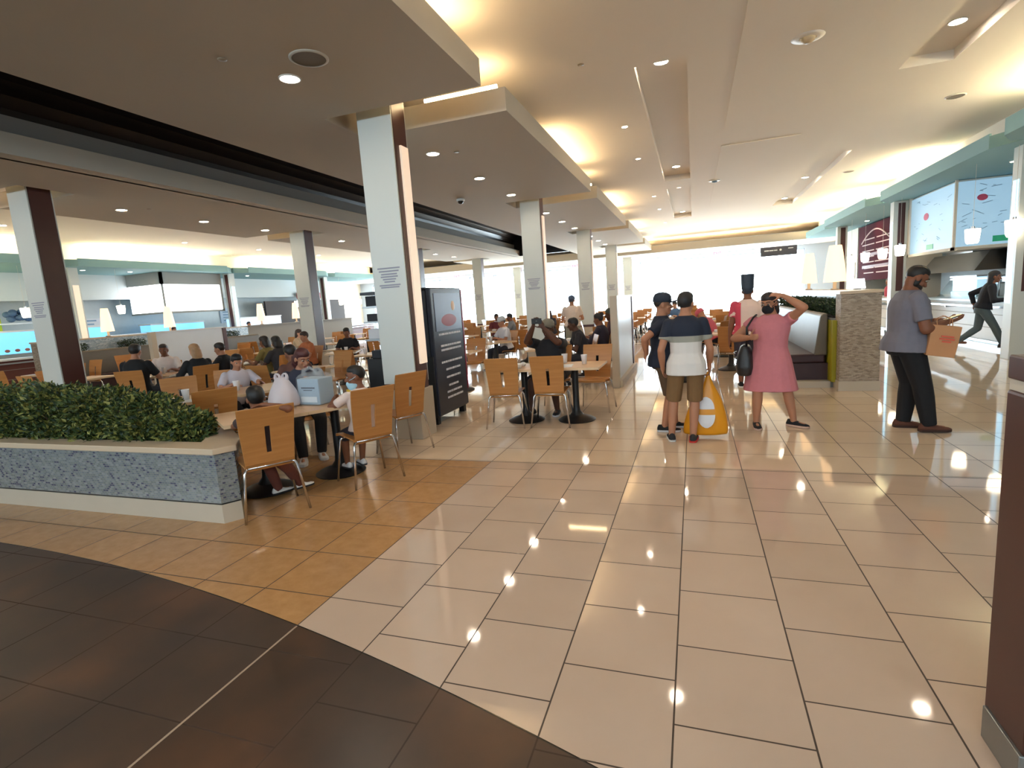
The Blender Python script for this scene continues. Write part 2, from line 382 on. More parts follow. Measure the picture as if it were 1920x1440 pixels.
for i, (x0, x1) in enumerate(WINS):
    w = empty('window_%d' % (i+1), ((x0+x1)/2, YB+.12, ZW0)); struct(w)
    hw = (x1-x0)/2; hh = ZW1-ZW0; b = MB()
    for q in ((-hw, -hw+.05), (hw-.05, hw))+(((-.025, .025),) if x1-x0 < 5 else ()): b.box(q[0], q[1], -.04, .04, 0, hh)
    b.box(-hw, hw, -.04, .04, 0, .06); b.box(-hw, hw, -.04, .04, hh-.05, hh)
    if x1-x0 < 5: b.box(-hw, hw, -.035, .035, 2.25, 2.3)
    b.build('window_frame', M_MULL, w)
    MB().box(-hw+.04, hw-.04, -.006, .006, .05, hh-.04).build('glass_pane', M_GLASS, w)
    portal(x0, x1, ZW0, ZW1, YB+.28)
# beam across the far end, lower ceiling behind it
b = MB(); b.box(XL, XR, 29.0, 29.3, 3.66, 4.02); struct(b.build('trim_7', M_SOFFIT))
b = MB(); b.box(XL-.2, XR+.2, YF-.2, YB+.3, 5.1, 5.2); struct(b.build('ceiling', M_GREY))
b = MB(); b.box(XL, XR, 29.3, YB, 3.66, 3.8); struct(b.build('ceiling', M_CEIL))

# ------------------------------------------------------------------ teal canopies over the food counters
def canopy(side, name):
    f = (lambda x: x) if side == 'r' else MIR
    segs = [(-6, 5.2, 4.82), (5.2, 11.3, 4.6), (11.3, 18.0, 4.82), (18.0, 24.2, 4.72), (24.2, 29, 4.95)]
    b = MB()
    for y0, y1, x in segs:
        # chamfered front corner for each bay
        pts = [(x, y0+.5), (x+.3, y0), (9.2, y0), (9.2, y1), (x+.3, y1), (x, y1-.5)]
        pts = [(f(p), q) for p, q in pts]
        if side == 'l': pts = pts[::-1]
        b.prism(pts, 3.65, 3.86)
        xa, xb = sorted((f(x), f(x+.03))); b.box(xa, xb, y0+.5, y1-.5, 3.86, 3.90)
    return struct(b.build(name, M_TEAL))
canopy('r', 'trim_8'); canopy('l', 'trim_9')
b = MB()      # back boards of the cove troughs on the canopies
for f in ((lambda x: x), MIR):
    xa, xb = sorted((f(5.55), f(5.6))); b.box(xa, xb, YF, 29, 3.86, ZC+.02)
struct(b.build('trim_15', M_CEIL))
b = MB()
for f in ((lambda x: x), MIR):
    xa, xb = sorted((f(7.4), f(7.6))); b.box(xa, xb, YF, 29, 2.75, 3.65)
struct(b.build('trim_10', mat('pale grey bulkhead', (206,214,216), .7)))
b = MB()
for f in ((lambda x: x), MIR):
    xa, xb = sorted((f(8.3), f(8.35))); b.box(xa, xb, YF, 29, .0, 2.9)
struct(b.build('trim_11', mat('pale tiled kitchen wall', (196,206,208), .45, noise_amt=.06, noise_scale=9)))

# ------------------------------------------------------------------ cove tubes (the lit troughs above the soffits and canopies)
def cove(p0, p1, label):
    b = MB(); v = (Vector(p1)-Vector(p0)).normalized(); b.tube([p0, p1], .024, 8)
    o = b.build('cove_light', M_COVE2 if 'canopy' in label or 'beam' in label else M_COVE, smooth=True); tag(o, label, 'light', 'hidden cove tubes'); return o
for i, (y0, y1) in enumerate(SEGS):
    if y1-y0 < 3: continue
    where = 'soffit edge, %s bay from the front' % ORD[i]
    cove((-2.2, y0+.5*(y1-y0), 4.10), (-2.2, y1-.15, 4.10), 'glowing cove tube hidden above the right '+where)
    cove((MIR(-2.2), y0+.5*(y1-y0), 4.10), (MIR(-2.2), y1-.15, 4.10), 'glowing cove tube hidden above the left '+where)
for k, cy in enumerate(COLY[1:]):
    cove((-3.1, cy+.63, 4.12), (-2.15, cy+.63, 4.12), 'warm cove tube in the ceiling gap beside the %s white column on the right' % ORD[k])
    cove((MIR(-3.1), cy+.63, 4.12), (MIR(-2.15), cy+.63, 4.12), 'warm cove tube in the ceiling gap beside the %s white column on the left' % ORD[k])
for i, (y0, y1) in enumerate(((6.4, 10.6), (12.2, 17.2), (18.8, 23.4), (24.8, 28.6))):
    ya, yc = ((6.0, 11.0), (15.0, 18.6), (19.8, 24.0), (25.6, 28.6))[i]
    cove((5.05, ya, 3.885), (5.05, yc, 3.885), 'cove tube glowing above the right teal canopy, %s bay' % ORD[i])
    cove((MIR(5.05), y0, 3.885), (MIR(5.05), y1, 3.885), 'cove tube glowing above the left teal canopy, %s bay' % ORD[i])
cove((-1.6, 29.45, 3.86), (4.4, 29.45, 3.86), 'cove tube glowing along the beam before the far windows')

# ------------------------------------------------------------------ columns
M_NOTE = mat('faded grey notice ink', (150,152,168), .8)
def column(x0, x1, y0, depth, f, label, grp, big=True):
    """white front panel, brown side with a lit strip, stone plinth.  x0 < x1, the lit side faces f (+1: +X)"""
    cx = (x0+x1)/2; w = (x1-x0)/2
    c = empty('column', (cx, y0+depth/2, 0)); h = depth/2
    MB().box(-w+.015, w-.015, -h+.012, h-.012, .62, ZC).build('shaft', M_BROWN, c)
    MB().box(-w+.02, w-.02, -h-.012, -h+.012, .70, ZC-.05).build('front_panel', M_COLW, c, bevel=.004)
    MB().box(-w+.02, w-.02, h-.012, h+.012, .70, ZC-.05).build('back_panel', M_COLW, c, bevel=.004)
    MB().box(-w-.01, w+.01, -h-.02, h+.05, 0, .62).build('plinth', M_PLINTH, c, bevel=.006)
    for s in (f,):
        xa, xb = sorted((s*(w-.02), s*(w+.012)))
        b = MB(); b.box(xa, xb, -h+.11, h-.035, .93, 3.5)
        b.build('light_strip', M_STRIP, c, bevel=.004)
    b = MB()
    rows = [(.0, .17), (.035, .15), (.07, .12), (.1, .13), (.13, .1), (.16, .08), (.2, .16), (.225, .14)]
    for dz, hw in rows: b.box(-hw*.9, hw*.9, -h-.0145, -h-.012, 2.10-dz, 2.116-dz)
    b.build('notice_lettering', M_NOTE, c)
    tag(c, label, 'column', grp)
    return c
for k, cy in enumerate(COLY):
    if k == 0: continue
    n = ORD[k-1]
    column(-3.70, -3.21, cy, .31, 1, ('big white column with brown sides and stone foot beside the black kiosk' if k == 1 else 'white column, %s along the row running back from the black kiosk' % n), 'white columns of the right row')
    column(-10.11, -9.62, cy, .34, -1, ('white and brown column rising behind the leafy planter at left' if k == 1 else 'white and brown column, %s back in the left row from the planter' % n), 'white columns of the left row')
def stall_column(x, y, label, blue):
    c = empty('column', (x, y, 0))
    MB().box(-.17, .17, -.14, .14, 0, 3.66).build('shaft', M_COLW, c, bevel=.005)
    MB().box(-.06, .10, -.155, -.14, 1.2, 3.6).build('side_panel', M_BROWN, c)
    b = MB(); b.box(-.175, -.165, -.09, .09, 1.0, 3.1); b.box(.165, .175, -.09, .09, 1.0, 3.1); b.build('light_strip', M_BLUEL if blue else M_STRIP, c)
    tag(c, label, 'column', 'slim columns along the food counters')
for k, y in enumerate((11.9, 18.1, 24.3)):
    stall_column(5.45, y, 'slim pale column at the right food counters, %s from the front' % ORD[k], True)
    stall_column(MIR(5.45), y, 'slim cream and brown column at the left food counters, %s from the front' % ORD[k], k > 0)

# ------------------------------------------------------------------ downlights, speakers and other ceiling fittings
def make_downlight(r):
    o = empty('downlight')
    MB().lathe([(r, .004), (r*1.16, .002), (r*1.16, -.006), (r, -.009)], n=28, cap=False).build('trim_ring', M_RING, o, smooth=True)
    MB().lathe([(0.001, -.003), (r*.99, -.003), (r*.99, .003), (.001, .003)], n=28, cap=False).build('lens', M_LAMP, o)
    return o
DL = make_downlight(.085)
_first = [True]
def downlight(x, y, z, label, grp, s=1.0):
    o = DL if _first[0] else copy_tree(DL)
    _first[0] = False; o.location = (x, y, z); o.scale = (s, s, 1); tag(o, label, 'light', grp); return o
rows = [(-3.525, [4.43-6.2*1, 1.4, 4.43, 7.34, 9.13, 10.86, 13.6, 15.4, 17.1, 19.8, 21.6, 23.3, 26.2, 28.2], ZS, 'in the tan soffit over the column row', 'downlights of the right soffit', 1.0),
        (-10.03, [1.4, 4.4, 7.45, 9.23, 11.0, 14.07, 15.8, 17.6, 20.3, 22.1, 26.2], ZS, 'in the left tan soffit', 'downlights of the left soffit', 1.0),
        (-.35, [-.6, 2.2, 4.9, 7.62, 13.75, 16.4, 21.4], ZC+.13, 'in the recessed ceiling slot over the aisle', 'downlights of the aisle slots', 1.0),
        (2.98, [-4.0, 2.2, 8.2, 14.1, 17.4, 21.0], ZC+.13, 'in the right-hand ceiling slot', 'downlights of the right slots', 1.0),
        (-1.05, [9.6, 11.9, 16.6, 19.2, 23.0, 26.0], ZC, 'small, in the ceiling beside the soffit edge', 'small downlights beside the soffit', .55),
        (1.3, [2.0, 17.6, 24.6, 27.0], ZC, 'in the middle of the right ceiling', 'downlights of the right ceiling', .8),
        (5.9, [9.2, 12.6, 13.4, 16.4, 19.6, 22.8], 3.65, 'under the right teal canopy', 'downlights under the right canopy', .8),
        (MIR(5.9), [9.2, 12.6, 14.2, 16.4, 19.6, 22.8], 3.65, 'under the left teal canopy', 'downlights under the left canopy', .8),
        (-6.0, [29.9], 3.66, 'in the low ceiling before the windows', 'downlights at the windows', .8),
        (MIR(2.98), [5.0, 9.0, 14.1, 17.4, 21.0], ZC, 'in the left ceiling beyond the tan soffit', 'downlights of the left ceiling', .9)]
for x, ys, z, where, grp, s in rows:  # lamps behind the camera are unseen, added as fill
    for i, y in enumerate(ys):
        downlight(x, y, z-.004, 'round downlight %s, %s from the front' % (where, ORD[i]), grp, s)
def disc_fit(name, x, y, z, r, label, cat, m=None, m2=None):
    o = empty(name, (x, y, z))
    MB().lathe([(r*.86, .004), (r, .002), (r, -.008), (r*.86, -.012)], n=30, cap=False).build('rim', M_RING if m2 is None else m2, o, smooth=True)
    MB().lathe([(.001, -.006), (r*.87, -.006), (r*.87, .002), (.001, .002)], n=30, cap=False).build('grille', m, o)
    tag(o, label, cat); return o
M_GRILLE = mat('perforated grey grille', (120,112,102), .7, noise_amt=.2, noise_scale=160)
disc_fit('ceiling_speaker', -3.11, 4.19, ZS, .165, 'round perforated speaker in the tan soffit next to a lit downlight', 'speaker', M_GRILLE, mat('soffit paint'))
disc_fit('ceiling_speaker', 4.0, 10.95, ZC, .14, 'grey round speaker in the ceiling above the right counters', 'speaker', M_GRILLE)
disc_fit('ceiling_speaker', 3.85, 16.6, ZC, .14, 'grey round speaker further back in the right ceiling', 'speaker', M_GRILLE)
b = empty('smoke_detector', (1.28, 7.42, ZC))
MB().lathe([(.17, .002), (.175, -.012), (.11, -.02), (.001, -.02)], n=32, cap=False).build('base', M_RING, b, smooth=True)
MB().lathe([(.075, -.018), (.07, -.05), (.03, -.075), (.001, -.075)], n=24, cap=False).build('sensor_head', mat('yellowed plastic', (206,186,150), .5), b, smooth=True)
MB().box(-.09, .09, -.022, .022, -.03, -.018).build('cross_bar', mat('yellowed plastic'), b)
tag(b, 'white round smoke detector with a protruding centre on the ceiling', 'smoke detector')
b = empty('smoke_detector', (.55, 15.4, ZC))
MB().lathe([(.15, .002), (.155, -.012), (.09, -.02), (.001, -.02)], n=28, cap=False).build('base', M_RING, b, smooth=True)
MB().lathe([(.065, -.018), (.06, -.05), (.001, -.06)], n=20, cap=False).build('sensor_head', mat('blue grey plastic', (120,150,170), .5), b, smooth=True)
tag(b, 'smaller smoke detector further back on the ceiling, between the two slots', 'smoke detector')
for x, y, z, lab in ((-3.75, 3.88, ZS, 'tiny sprinkler cover left of the nearest lit soffit downlight'), (-1.25, 6.9, ZC, 'tiny sprinkler cover on the ceiling left of the slot'), (-9.65, 7.7, ZS, 'tiny sprinkler cover in the left soffit beside its first downlight'), (-3.2, 7.45, ZS, 'tiny sprinkler cover beside the downlight past the big column')):
    o = MB().lathe([(.001, -.008), (.035, -.008), (.04, 0), (.001, 0)], n=18, cap=False).build('sprinkler_cover', mat('tan metal', (150,134,112), .5), smooth=True); o.location = (x, y, z); tag(o, lab, 'sprinkler')
cam = empty('security_camera', (-4.55, 10.6, ZS))
MB().lathe([(.001, 0), (.085, 0), (.085, -.035), (.07, -.045), (.001, -.045)], n=24, cap=False).build('housing', M_WHITE, cam, smooth=True)
MB().ell((0, 0, -.045), (.062, .062, .06)).build('dome', mat('black glass', (8,8,10), .08), cam, smooth=True)
tag(cam, 'dome security camera, white with black eye, under the tan soffit', 'camera')
tag(MB().box(-5.0, -4.55, 8.05, 8.12, 3.6, 3.68).build('air_vent', M_BLACK), 'black slot of a vent on the trim behind the big column', 'vent')
# ------------------------------------------------------------------ food stalls along both sides
M_STRAW = mat('menu sketch grey', (120,150,176), .7)
M_PINK = mat('menu picture red', (208,86,120), .6)
M_GREENS = mat('green sign', (40,150,110), .5, emit=.15)
M_STEELS = mat('stall steel', (150,156,158), .32, .9)
M_DIM = mat('dim kitchen tan', (150,132,104), .8)
def strokes(parent, n, seed, place, col, w=(.05,.22), name='print_pattern'):
    r = random.Random(seed); b = MB()
    for _ in range(n):
        u, v, a, L = r.uniform(0, 1), r.uniform(0, 1), r.uniform(-.5, .5), r.uniform(*w)
        for s in (0,):
            p = []
            for du, dv in ((-L/2, -.006), (L/2, -.006), (L/2, .006), (-L/2, .006)):
                p.append(place(u, v, du*math.cos(a)-dv*math.sin(a), du*math.sin(a)+dv*math.cos(a)))
            b.quad(*p)
    return b.build(name, col, parent)
def hood(f, screen, label, grp, art):
    """box-shaped lit menu hood that hangs over the counter; its hall side lies on x=5.6, its front on y=15.1"""
    sg = 1 if f(1) > f(0) else -1
    o = empty('menu_hood', (f(5.6), 15.1, 0)); X = lambda x: sg*(x-5.6)
    def bx(b, x0, x1, y0, y1, z0, z1):
        xa, xb = sorted((X(x0), X(x1))); b.box(xa, xb, y0-15.1, y1-15.1, z0, z1); return b
    bx(MB(), 5.66, 7.4, 15.16, 17.8, 2.14, 3.64).build('hood_box', M_WALL, o)
    b = MB(); bx(b, 5.58, 7.4, 15.08, 15.14, 2.10, 2.17); bx(b, 5.58, 5.64, 15.08, 17.8, 2.10, 2.17); bx(b, 5.615, 5.665, 15.115, 15.165, 2.1, 3.65); bx(b, 5.58, 5.66, 17.72, 17.8, 2.1, 3.65)
    if not art: bx(b, 5.57, 7.4, 15.07, 15.16, 3.2, 3.65); bx(b, 5.57, 5.66, 15.07, 17.8, 3.2, 3.65)
    b.build('frame', M_WALL if art else mat('grey hood panel', (150,152,150), .6), o)
    zt = 3.6 if art else 3.2
    s1 = bx(MB(), 5.62, 5.66, 15.16, 17.72, 2.17, zt).build('side_screen', screen, o)
    s2 = bx(MB(), 5.66, 7.4, 15.12, 15.16, 2.17, zt).build('front_screen', screen, o)
    if art:
        strokes(s1, 26, 3, lambda u, v, a, c: (X(5.617), .2+2.2*u+a, 2.4+1.1*v+c), M_STRAW)
        strokes(s2, 34, 4, lambda u, v, a, c: (X(5.75+1.5*u+a), -.0+.017-.003, 2.45+1.05*v+c), M_STRAW)
        MB().ell((X(5.615), 1.6, 3.05), (.004, .16, .09)).build('flower_picture', M_PINK, s1)
        MB().ell((X(6.12), .014, 3.22), (.10, .004, .07)).build('flower_picture', M_PINK, s2)
        bx(MB(), 6.35, 6.75, 15.105, 15.118, 2.23, 2.36).build('green_sign', M_GREENS, s2)
        MB().box(*sorted((X(5.612), X(5.619))), 1.1, 1.5, 2.22, 2.34).build('green_sign', M_GREENS, s1)
    tag(o, label, 'menu board', grp)
    return o
hood(lambda x: x, M_SCREEN, 'pale blue lit corner menu hood with flower pictures above the right white counter', 'corner menu hoods', True)
hood(MIR, M_SCRWH, 'blown-out white lit menu screen in a grey hood over the left food counters', 'corner menu hoods', False)
def counter(f, y0, y1, label, grp, m, top, cx=5.45):
    sg = 1 if f(1) > f(0) else -1
    o = empty('food_counter', (f(cx), (y0+y1)/2, 0)); L = (y1-y0)/2
    def bx(b, x0, x1, ya, yb, z0, z1):
        xa, xb = sorted((sg*x0, sg*x1)); b.box(xa, xb, ya, yb, z0, z1); return b
    bx(MB(), .0, .75, -L, L, .12, .93).build('front_panel', m, o)
    b = MB(); bx(b, -.14, .72, -L, L, 0, .06); bx(b, -.07, .72, -L, L, .06, .12)
    b.build('toe_step', M_STEELS, o)
    b = MB()
    for z in (.38, .66): bx(b, -.004, .002, -L, L, z, z+.012)
    b.build('panel_joint', M_GREY, o)
    bx(MB(), -.10, .85, -L-.02, L+.02, .93, .985).build('countertop', top, o, bevel=.006)
    b = MB(); bx(b, -.30, -.12, -L, L, .84, .87)
    for k in range(3): bx(b, -.29+.055*k, -.265+.055*k, -L, L, .87, .878)
    for k in range(int(2*L/1.5)+1): bx(b, -.28, .02, -L+1.5*k, -L+1.5*k+.03, .80, .84)
    b.build('tray_rail', M_STEEL, o)
    tag(o, label, 'counter', grp); return o
M_REDW = mat('dark red counter front', (96,44,38), .5)
counter(lambda x: x, 9.6, 17.7, 'long white food counter with steel tray rail at the right', 'food counters', M_WHITE, mat('pale blue quartz', (206,222,230), .2), 6.0)
counter(lambda x: x, 18.5, 28.6, 'food counter in front of the maroon menu board', 'food counters', M_WALL, M_WHITE)
counter(MIR, 4.5, 11.5, 'food counter beside the lime green stall wall at far left', 'food counters', M_REDW, M_WHITE)
counter(MIR, 12.3, 17.7, 'food counter under the bright white menu screen', 'food counters', M_WHITE, M_WHITE)
counter(MIR, 18.5, 28.6, 'dark red food counter at the back left', 'food counters', M_REDW, M_WHITE)
# glass sneeze guards, cookers and small things on and behind the counters
def sneeze(f, y0, y1, label, m=None):
    sg = 1 if f(1) > f(0) else -1
    o = empty('sneeze_guard', (f(6.25), (y0+y1)/2, .985)); L = (y1-y0)/2
    a = MB(); n = Vector((0, 0, 1)); xa, xb = 0.0, sg*.28
    a.loft([[(xa-.004, y, 0), (xa+.004, y, 0), (xb+.004, y, .42), (xb-.004, y, .42)] for y in (-L, L)]); a.build('front_glass', M_GLASS, o)
    MB().box(*sorted((xb, xb+sg*.4)), -L, L, .42, .45).build('shelf', M_STEEL, o)
    b = MB()
    for y in (-L, 0, L): b.tube([(sg*.6, y, 0), (sg*.6, y, .42)], .014)
    b.build('posts', M_STEEL, o); tag(o, label, 'sneeze guard'); return o
sneeze(lambda x: x, 14.2, 17.6, 'glass sneeze guard on the right white counter')
sneeze(MIR, 12.6, 16.5, 'glass sneeze guard under the bright white menu screen')
o = empty('back_counter', (7.75, 12.4, 0)); MB().box(-.35, .35, -2.2, 2.2, 0, .92).build('cabinet', M_STEELS, o); MB().box(-.4, .4, -2.2, 2.2, .92, .96).build('countertop', M_STEEL, o); tag(o, 'steel back counter in the kitchen of the right stall', 'counter')
o = empty('extractor_hood', (7.3, 19.2, 1.62)); b = MB(); b.loft([[(-.5, -2.2, 0), (.55, -2.2, 0), (.55, 2.2, 0), (-.5, 2.2, 0)], [(-.1, -2.0, .5), (.55, -2.0, .5), (.55, 2.0, .5), (-.1, 2.0, .5)]]); b.build('canopy', M_STEEL, o); MB().box(.0, .5, -.8, .8, .5, 1.9).build('duct', M_STEEL, o); tag(o, 'slanted steel extractor hood in the right kitchen', 'extractor hood')
o = empty('tan_cupboard', (7.75, 15.9, 0)); MB().box(-.3, .3, -1, 1, 0, 2.6).build('body', M_DIM, o)
for z in (1.75, 2.2): MB().box(-.32, -.3, -.8, .8, z, z+.03).build('shelf_edge', M_BLACK, o)
MB().box(-.315, -.3, -.5, .3, 1.95, 2.15).build('yellow_notice', mat('yellow notice', (206,170,84), .7), o); tag(o, 'tan cupboard at the right end of the right kitchen', 'cupboard')
o = empty('condiment_box', (6.15, 13.2, .985)); MB().box(-.12, .12, -.28, .28, 0, .2).build('tray', mat('brown wooden crate', (120,84,62), .6), o)
for y in (-.16, 0.0, .14): MB().lathe([(.05, .0), (.055, .12), (.03, .15), (.001, .15)], (0, y, .14), 14).build('jar', M_WHITE, o, smooth=True)
tag(o, 'brown box of jars standing on the right white counter', 'box')
o = empty('cash_register', (6.3, 12.35, .985)); MB().box(-.15, .15, -.2, .2, 0, .16).build('body', M_WHITE, o, bevel=.01); MB().box(-.03, .03, -.17, .17, .22, .42, Matrix.Rotation(.3, 4, 'Y')).build('screen', M_SCRWH, o); MB().box(-.03, .03, -.03, .03, .14, .26).build('neck', M_GREY, o); tag(o, 'white cash register with lit screen on the right counter', 'cash register')
o = empty('drink_machine', (6.65, 12.7, .985)); MB().box(-.2, .2, -.28, .28, 0, .75).build('body', M_STEELS, o, bevel=.01); MB().box(-.215, -.2, -.24, .24, .45, .7).build('lit_sign', M_SCRWH, o); tag(o, 'steel drinks machine with lit header behind the right counter', 'machine')
# maroon menu board further back on the right
o = empty('wall_menu', (6.3, 23.2, 0)); MB().box(-.03, .06, -2.05, 2.05, 1.55, 3.6).build('panel', mat('maroon menu panel', (74,14,26), .9, spec=.1), o)
b = MB(); pts = []
for i in range(15):
    t = i/14; pts.append((-.035, -1.6+3.2*t, 2.95+.42*math.sin(PI*t)))
b.tube(pts, .025, 6); b.build('arched_outline', mat('cream menu print', (214,180,172), .7), o)
r = random.Random(5); b = MB()
for z in (3.05, 2.85, 2.62, 2.4, 2.2, 1.98, 1.8):
    for k in range(2):
        L = r.uniform(1.1, 1.5); b.box(-.036, -.03, -1.55+1.6*k, -1.55+1.6*k+L, z, z+.035)
b.build('menu_lines', mat('cream menu print'), o)
b = MB()
for z in (2.5, 2.05): b.box(-.034, -.03, -1.5, 1.5, z-.06, z+.05)
b.build('photo_strip', mat('brown menu photos', (126,74,66), .6, noise_amt=.4, noise_scale=6), o)
tag(o, 'tall maroon menu board with an arched outline at the back right stall', 'menu board')
b = MB(); b.box(6.3, 7.4, 25.5, 29.0, 0, 3.65); b.box(6.3, 7.4, 20.6, 21.1, 0, 3.65); struct(b.build('trim_12', M_WALL))
o = empty('wall_notice', (6.29, 26.3, 1.95)); MB().box(-.01, .01, -.55, .55, -.4, .35).build('sheet', M_WALL, o); MB().box(-.016, -.01, -.45, .45, -.25, .02).build('red_panel', mat('red notice', (190,60,80), .6), o)
b = MB()
for k in range(4): b.box(-.016, -.01, -.45, .3, .08+.06*k, .1+.06*k)
b.build('text_lines', M_GREY, o); tag(o, 'pale notice with a red block on the wall left of the maroon menu board', 'notice')
# left-hand stalls: lime niche, blue lit food displays, red sign
o = empty('lime_wall_panel', (MIR(7.3), 9.2, 0)); MB().box(-.05, .05, -2.3, 1.6, .0, 2.35).build('panel', mat('lime green paint', (172,190,40), .6), o); tag(o, 'lime green stall wall lit from above at far left', 'wall panel')
def pendant_geo():
    o = empty('pendant_lamp')
    b = MB(); b.lathe([(.085, -.14), (.105, -.10), (.125, .12), (.12, .14), (.02, .145)], n=20); b.build('shade', M_PENDS, o, smooth=True, auto=.7)
    MB().tube([(0, 0, .145), (0, 0, 1.36)], .003, 6).build('rod', M_WALL, o)
    MB().lathe([(.03, .14), (.03, .19), (.001, .19)], n=12).build('cap', M_STEEL, o)
    return o
PEND = pendant_geo(); _p = [True]
def pendant(x, y, label, grp):
    o = PEND if _p[0] else copy_tree(PEND); _p[0] = False; o.location = (x, y, 2.28); tag(o, label, 'pendant lamp', grp)
for i, y in enumerate((10.3, 11.7, 13.15, 17.1, 18.5, 20.2, 21.8, 23.4)):
    pendant(5.2, y, 'small white glass pendant over the right counters, %s from the front' % ORD[i], 'pendants over the right counters')
for i, y in enumerate((8.9, 10.37, 13.15, 21.8, 25.3, 27.05)):
    pendant(MIR(5.2), y, 'small white glass pendant over the left counters, %s from the front' % ORD[i], 'pendants over the left counters')
spot = bpy.data.lights.new('lime_wall_lamp', 'POINT'); spot.energy = 30; spot.color = (1, .85, .5); spot.shadow_soft_size = .08
so = bpy.data.objects.new('lime_wall_lamp', spot); COL.objects.link(so); so.location = (MIR(6.9), 9.5, 2.2); so.parent = None
tag(so, 'lamp washing the lime green stall wall', 'light')
def display(x, y, L, z0, z1, label, m):
    o = empty('food_display', (x, y, 0)); MB().box(-.3, .3, -L, L, .98, z0).build('base', M_STEELS, o); MB().box(-.28, .3, -L, L, z0, z1).build('lit_case', m, o, bevel=.01); MB().box(-.33, .33, -L-.02, L+.02, z1, z1+.05).build('top', M_WHITE, o)
    b = MB(); r = random.Random(L*7)
    for k in range(7): b.ell((.285, -L+.15+2*L*k/7, z0+.1), (.05, .08, .05), nu=8, nv=6)
    b.build('food', mat('mixed food', (150,92,80), .7), o); tag(o, label, 'display case'); return o
M_CASE = mat('blue lit display', (90,160,215), .3, emit=.6, ecol=(110,185,240))
display(MIR(6.4), 10.7, .9, 1.1, 1.75, 'blue lit food case behind the left counter beside the lime wall', M_CASE)
display(MIR(6.3), 12.6, .55, 1.15, 1.75, 'second blue lit food case, beside the white menu screen', M_CASE)
display(MIR(6.95), 16.4, 1.2, 1.05, 1.7, 'wide blue glass case below the white menu screen', M_CASE)
display(MIR(6.6), 20.4, 1.4, 1.05, 1.75, 'pale blue glass case at the middle left stall', mat('pale blue lit display', (170,205,232), .3, emit=.5, ecol=(175,212,240)))
o = empty('food_display', (6.75, 16.9, .985)); MB().box(-.2, .25, -.7, .7, 0, .12).build('base', M_STEELS, o); MB().box(-.18, .22, -.66, .66, .12, .48).build('lit_case', mat('white blue lit case', (190,220,240), .3, emit=.5, ecol=(190,225,250)), o, bevel=.01); MB().box(-.22, .27, -.72, .72, .48, .52).build('top', M_STEEL, o); tag(o, 'bright glass food case on the right white counter, behind the bearded person', 'display case')
o = empty('steel_shelf_unit', (7.55, 17.6, 0)); b = MB()
for z in (.3, .9, 1.25): b.box(-.25, .25, -.7, .7, z, z+.03)
b.build('shelf', M_STEEL, o)
for x, y in ((-.24, -.68), (.22, -.68), (-.24, .66), (.22, .66)): MB().box(x, x+.02, y, y+.02, 0, 1.5).build('upright', M_STEEL, o)
tag(o, 'open steel shelf unit at the back of the right kitchen', 'shelf')
rr = random.Random(9)
for i in range(6):
    o = MB().box(-.1, .1, -.09, .09, 0, rr.uniform(.12, .2)).build('food_container', rr.choice([M_WHITE, M_STEELS, mat('brown tub', (120,90,70), .6)]), bevel=.01); o.location = (7.55, 17.05+.22*i, 1.28); tag(o, 'tub on the steel kitchen shelf at right, %s from the front' % ORD[i], 'container', 'tubs on the kitchen shelf')
for i, (y, z0, z1, c) in enumerate(((10.0, 1.6, 2.3, (205,70,90)), (13.9, 1.5, 2.1, (214,216,220)), (20.6, 1.6, 2.3, (190,206,222)), (22.9, 1.75, 2.5, (224,224,228)))):
    o = empty('wall_poster', (MIR(8.27), y, 0)); MB().box(-.02, .02, -.6, .6, z0, z1).build('sheet', mat('poster paper %d' % i, c, .7), o); b = MB()
    for k in range(4): b.box(.02, .024, -.45, .1+.1*k, z0+.1+.13*k, z0+.15+.13*k)
    b.build('print_lines', M_STRAW, o); tag(o, ['red poster on the tiled kitchen wall at far left', 'white poster on the kitchen wall beside the white menu screen', 'pale blue poster on the kitchen wall of the middle left stall', 'white menu poster at the back left stall'][i], 'poster')
o = empty('stall_shelf', (MIR(7.25), 11.7, 2.0)); MB().box(-.12, .2, -1.3, 1.3, 0, .04).build('board', M_WHITE, o); MB().box(-.12, .2, -1.3, 1.3, -.25, -.22).build('lower_board', M_WHITE, o); tag(o, 'white wall shelf behind the left food counter', 'shelf')
o = empty('food_model', (MIR(7.2), 11.2, 2.04)); b = MB(); r = random.Random(2)
for k in range(14): b.ell((r.uniform(-.1,.1), r.uniform(-.3,.3), .12+r.uniform(0,.3)), (.1,.13,.1), nu=8, nv=6)
b.build('heap', mat('blue grey ornament', (70,96,130), .6), o, smooth=True); tag(o, 'blue grey ornament on the left stall shelf', 'ornament')
o = empty('stall_sign', (MIR(7.25), 25.3, 2.75)); MB().box(-.05, .05, -1.0, 1.0, -.12, .2).build('board', mat('red sign', (176,30,44), .5), o)
b = MB()
for k in range(6): b.box(.05, .056, -.8+.27*k, -.6+.27*k, -.02, .1)
b.build('sign_lettering', mat('red sign letters', (214,120,110), .6), o); tag(o, 'red sign on the bulkhead of the back left stall', 'sign')
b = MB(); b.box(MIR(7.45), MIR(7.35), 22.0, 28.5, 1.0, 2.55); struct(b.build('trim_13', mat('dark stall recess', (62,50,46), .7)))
o = empty('blender_machine', (MIR(6.1), 24.4, .985)); MB().lathe([(.16, 0), (.16, .3), (.1, .34), (.11, .62), (.13, .64), (.001, .66)], n=18).build('body', mat('blue plastic', (70,120,180), .3), o, smooth=True); MB().box(-.3, .3, -.5, .5, 0, .14).build('tray', M_STEEL, o); tag(o, 'blue drinks machine on the dark red back counter', 'machine')

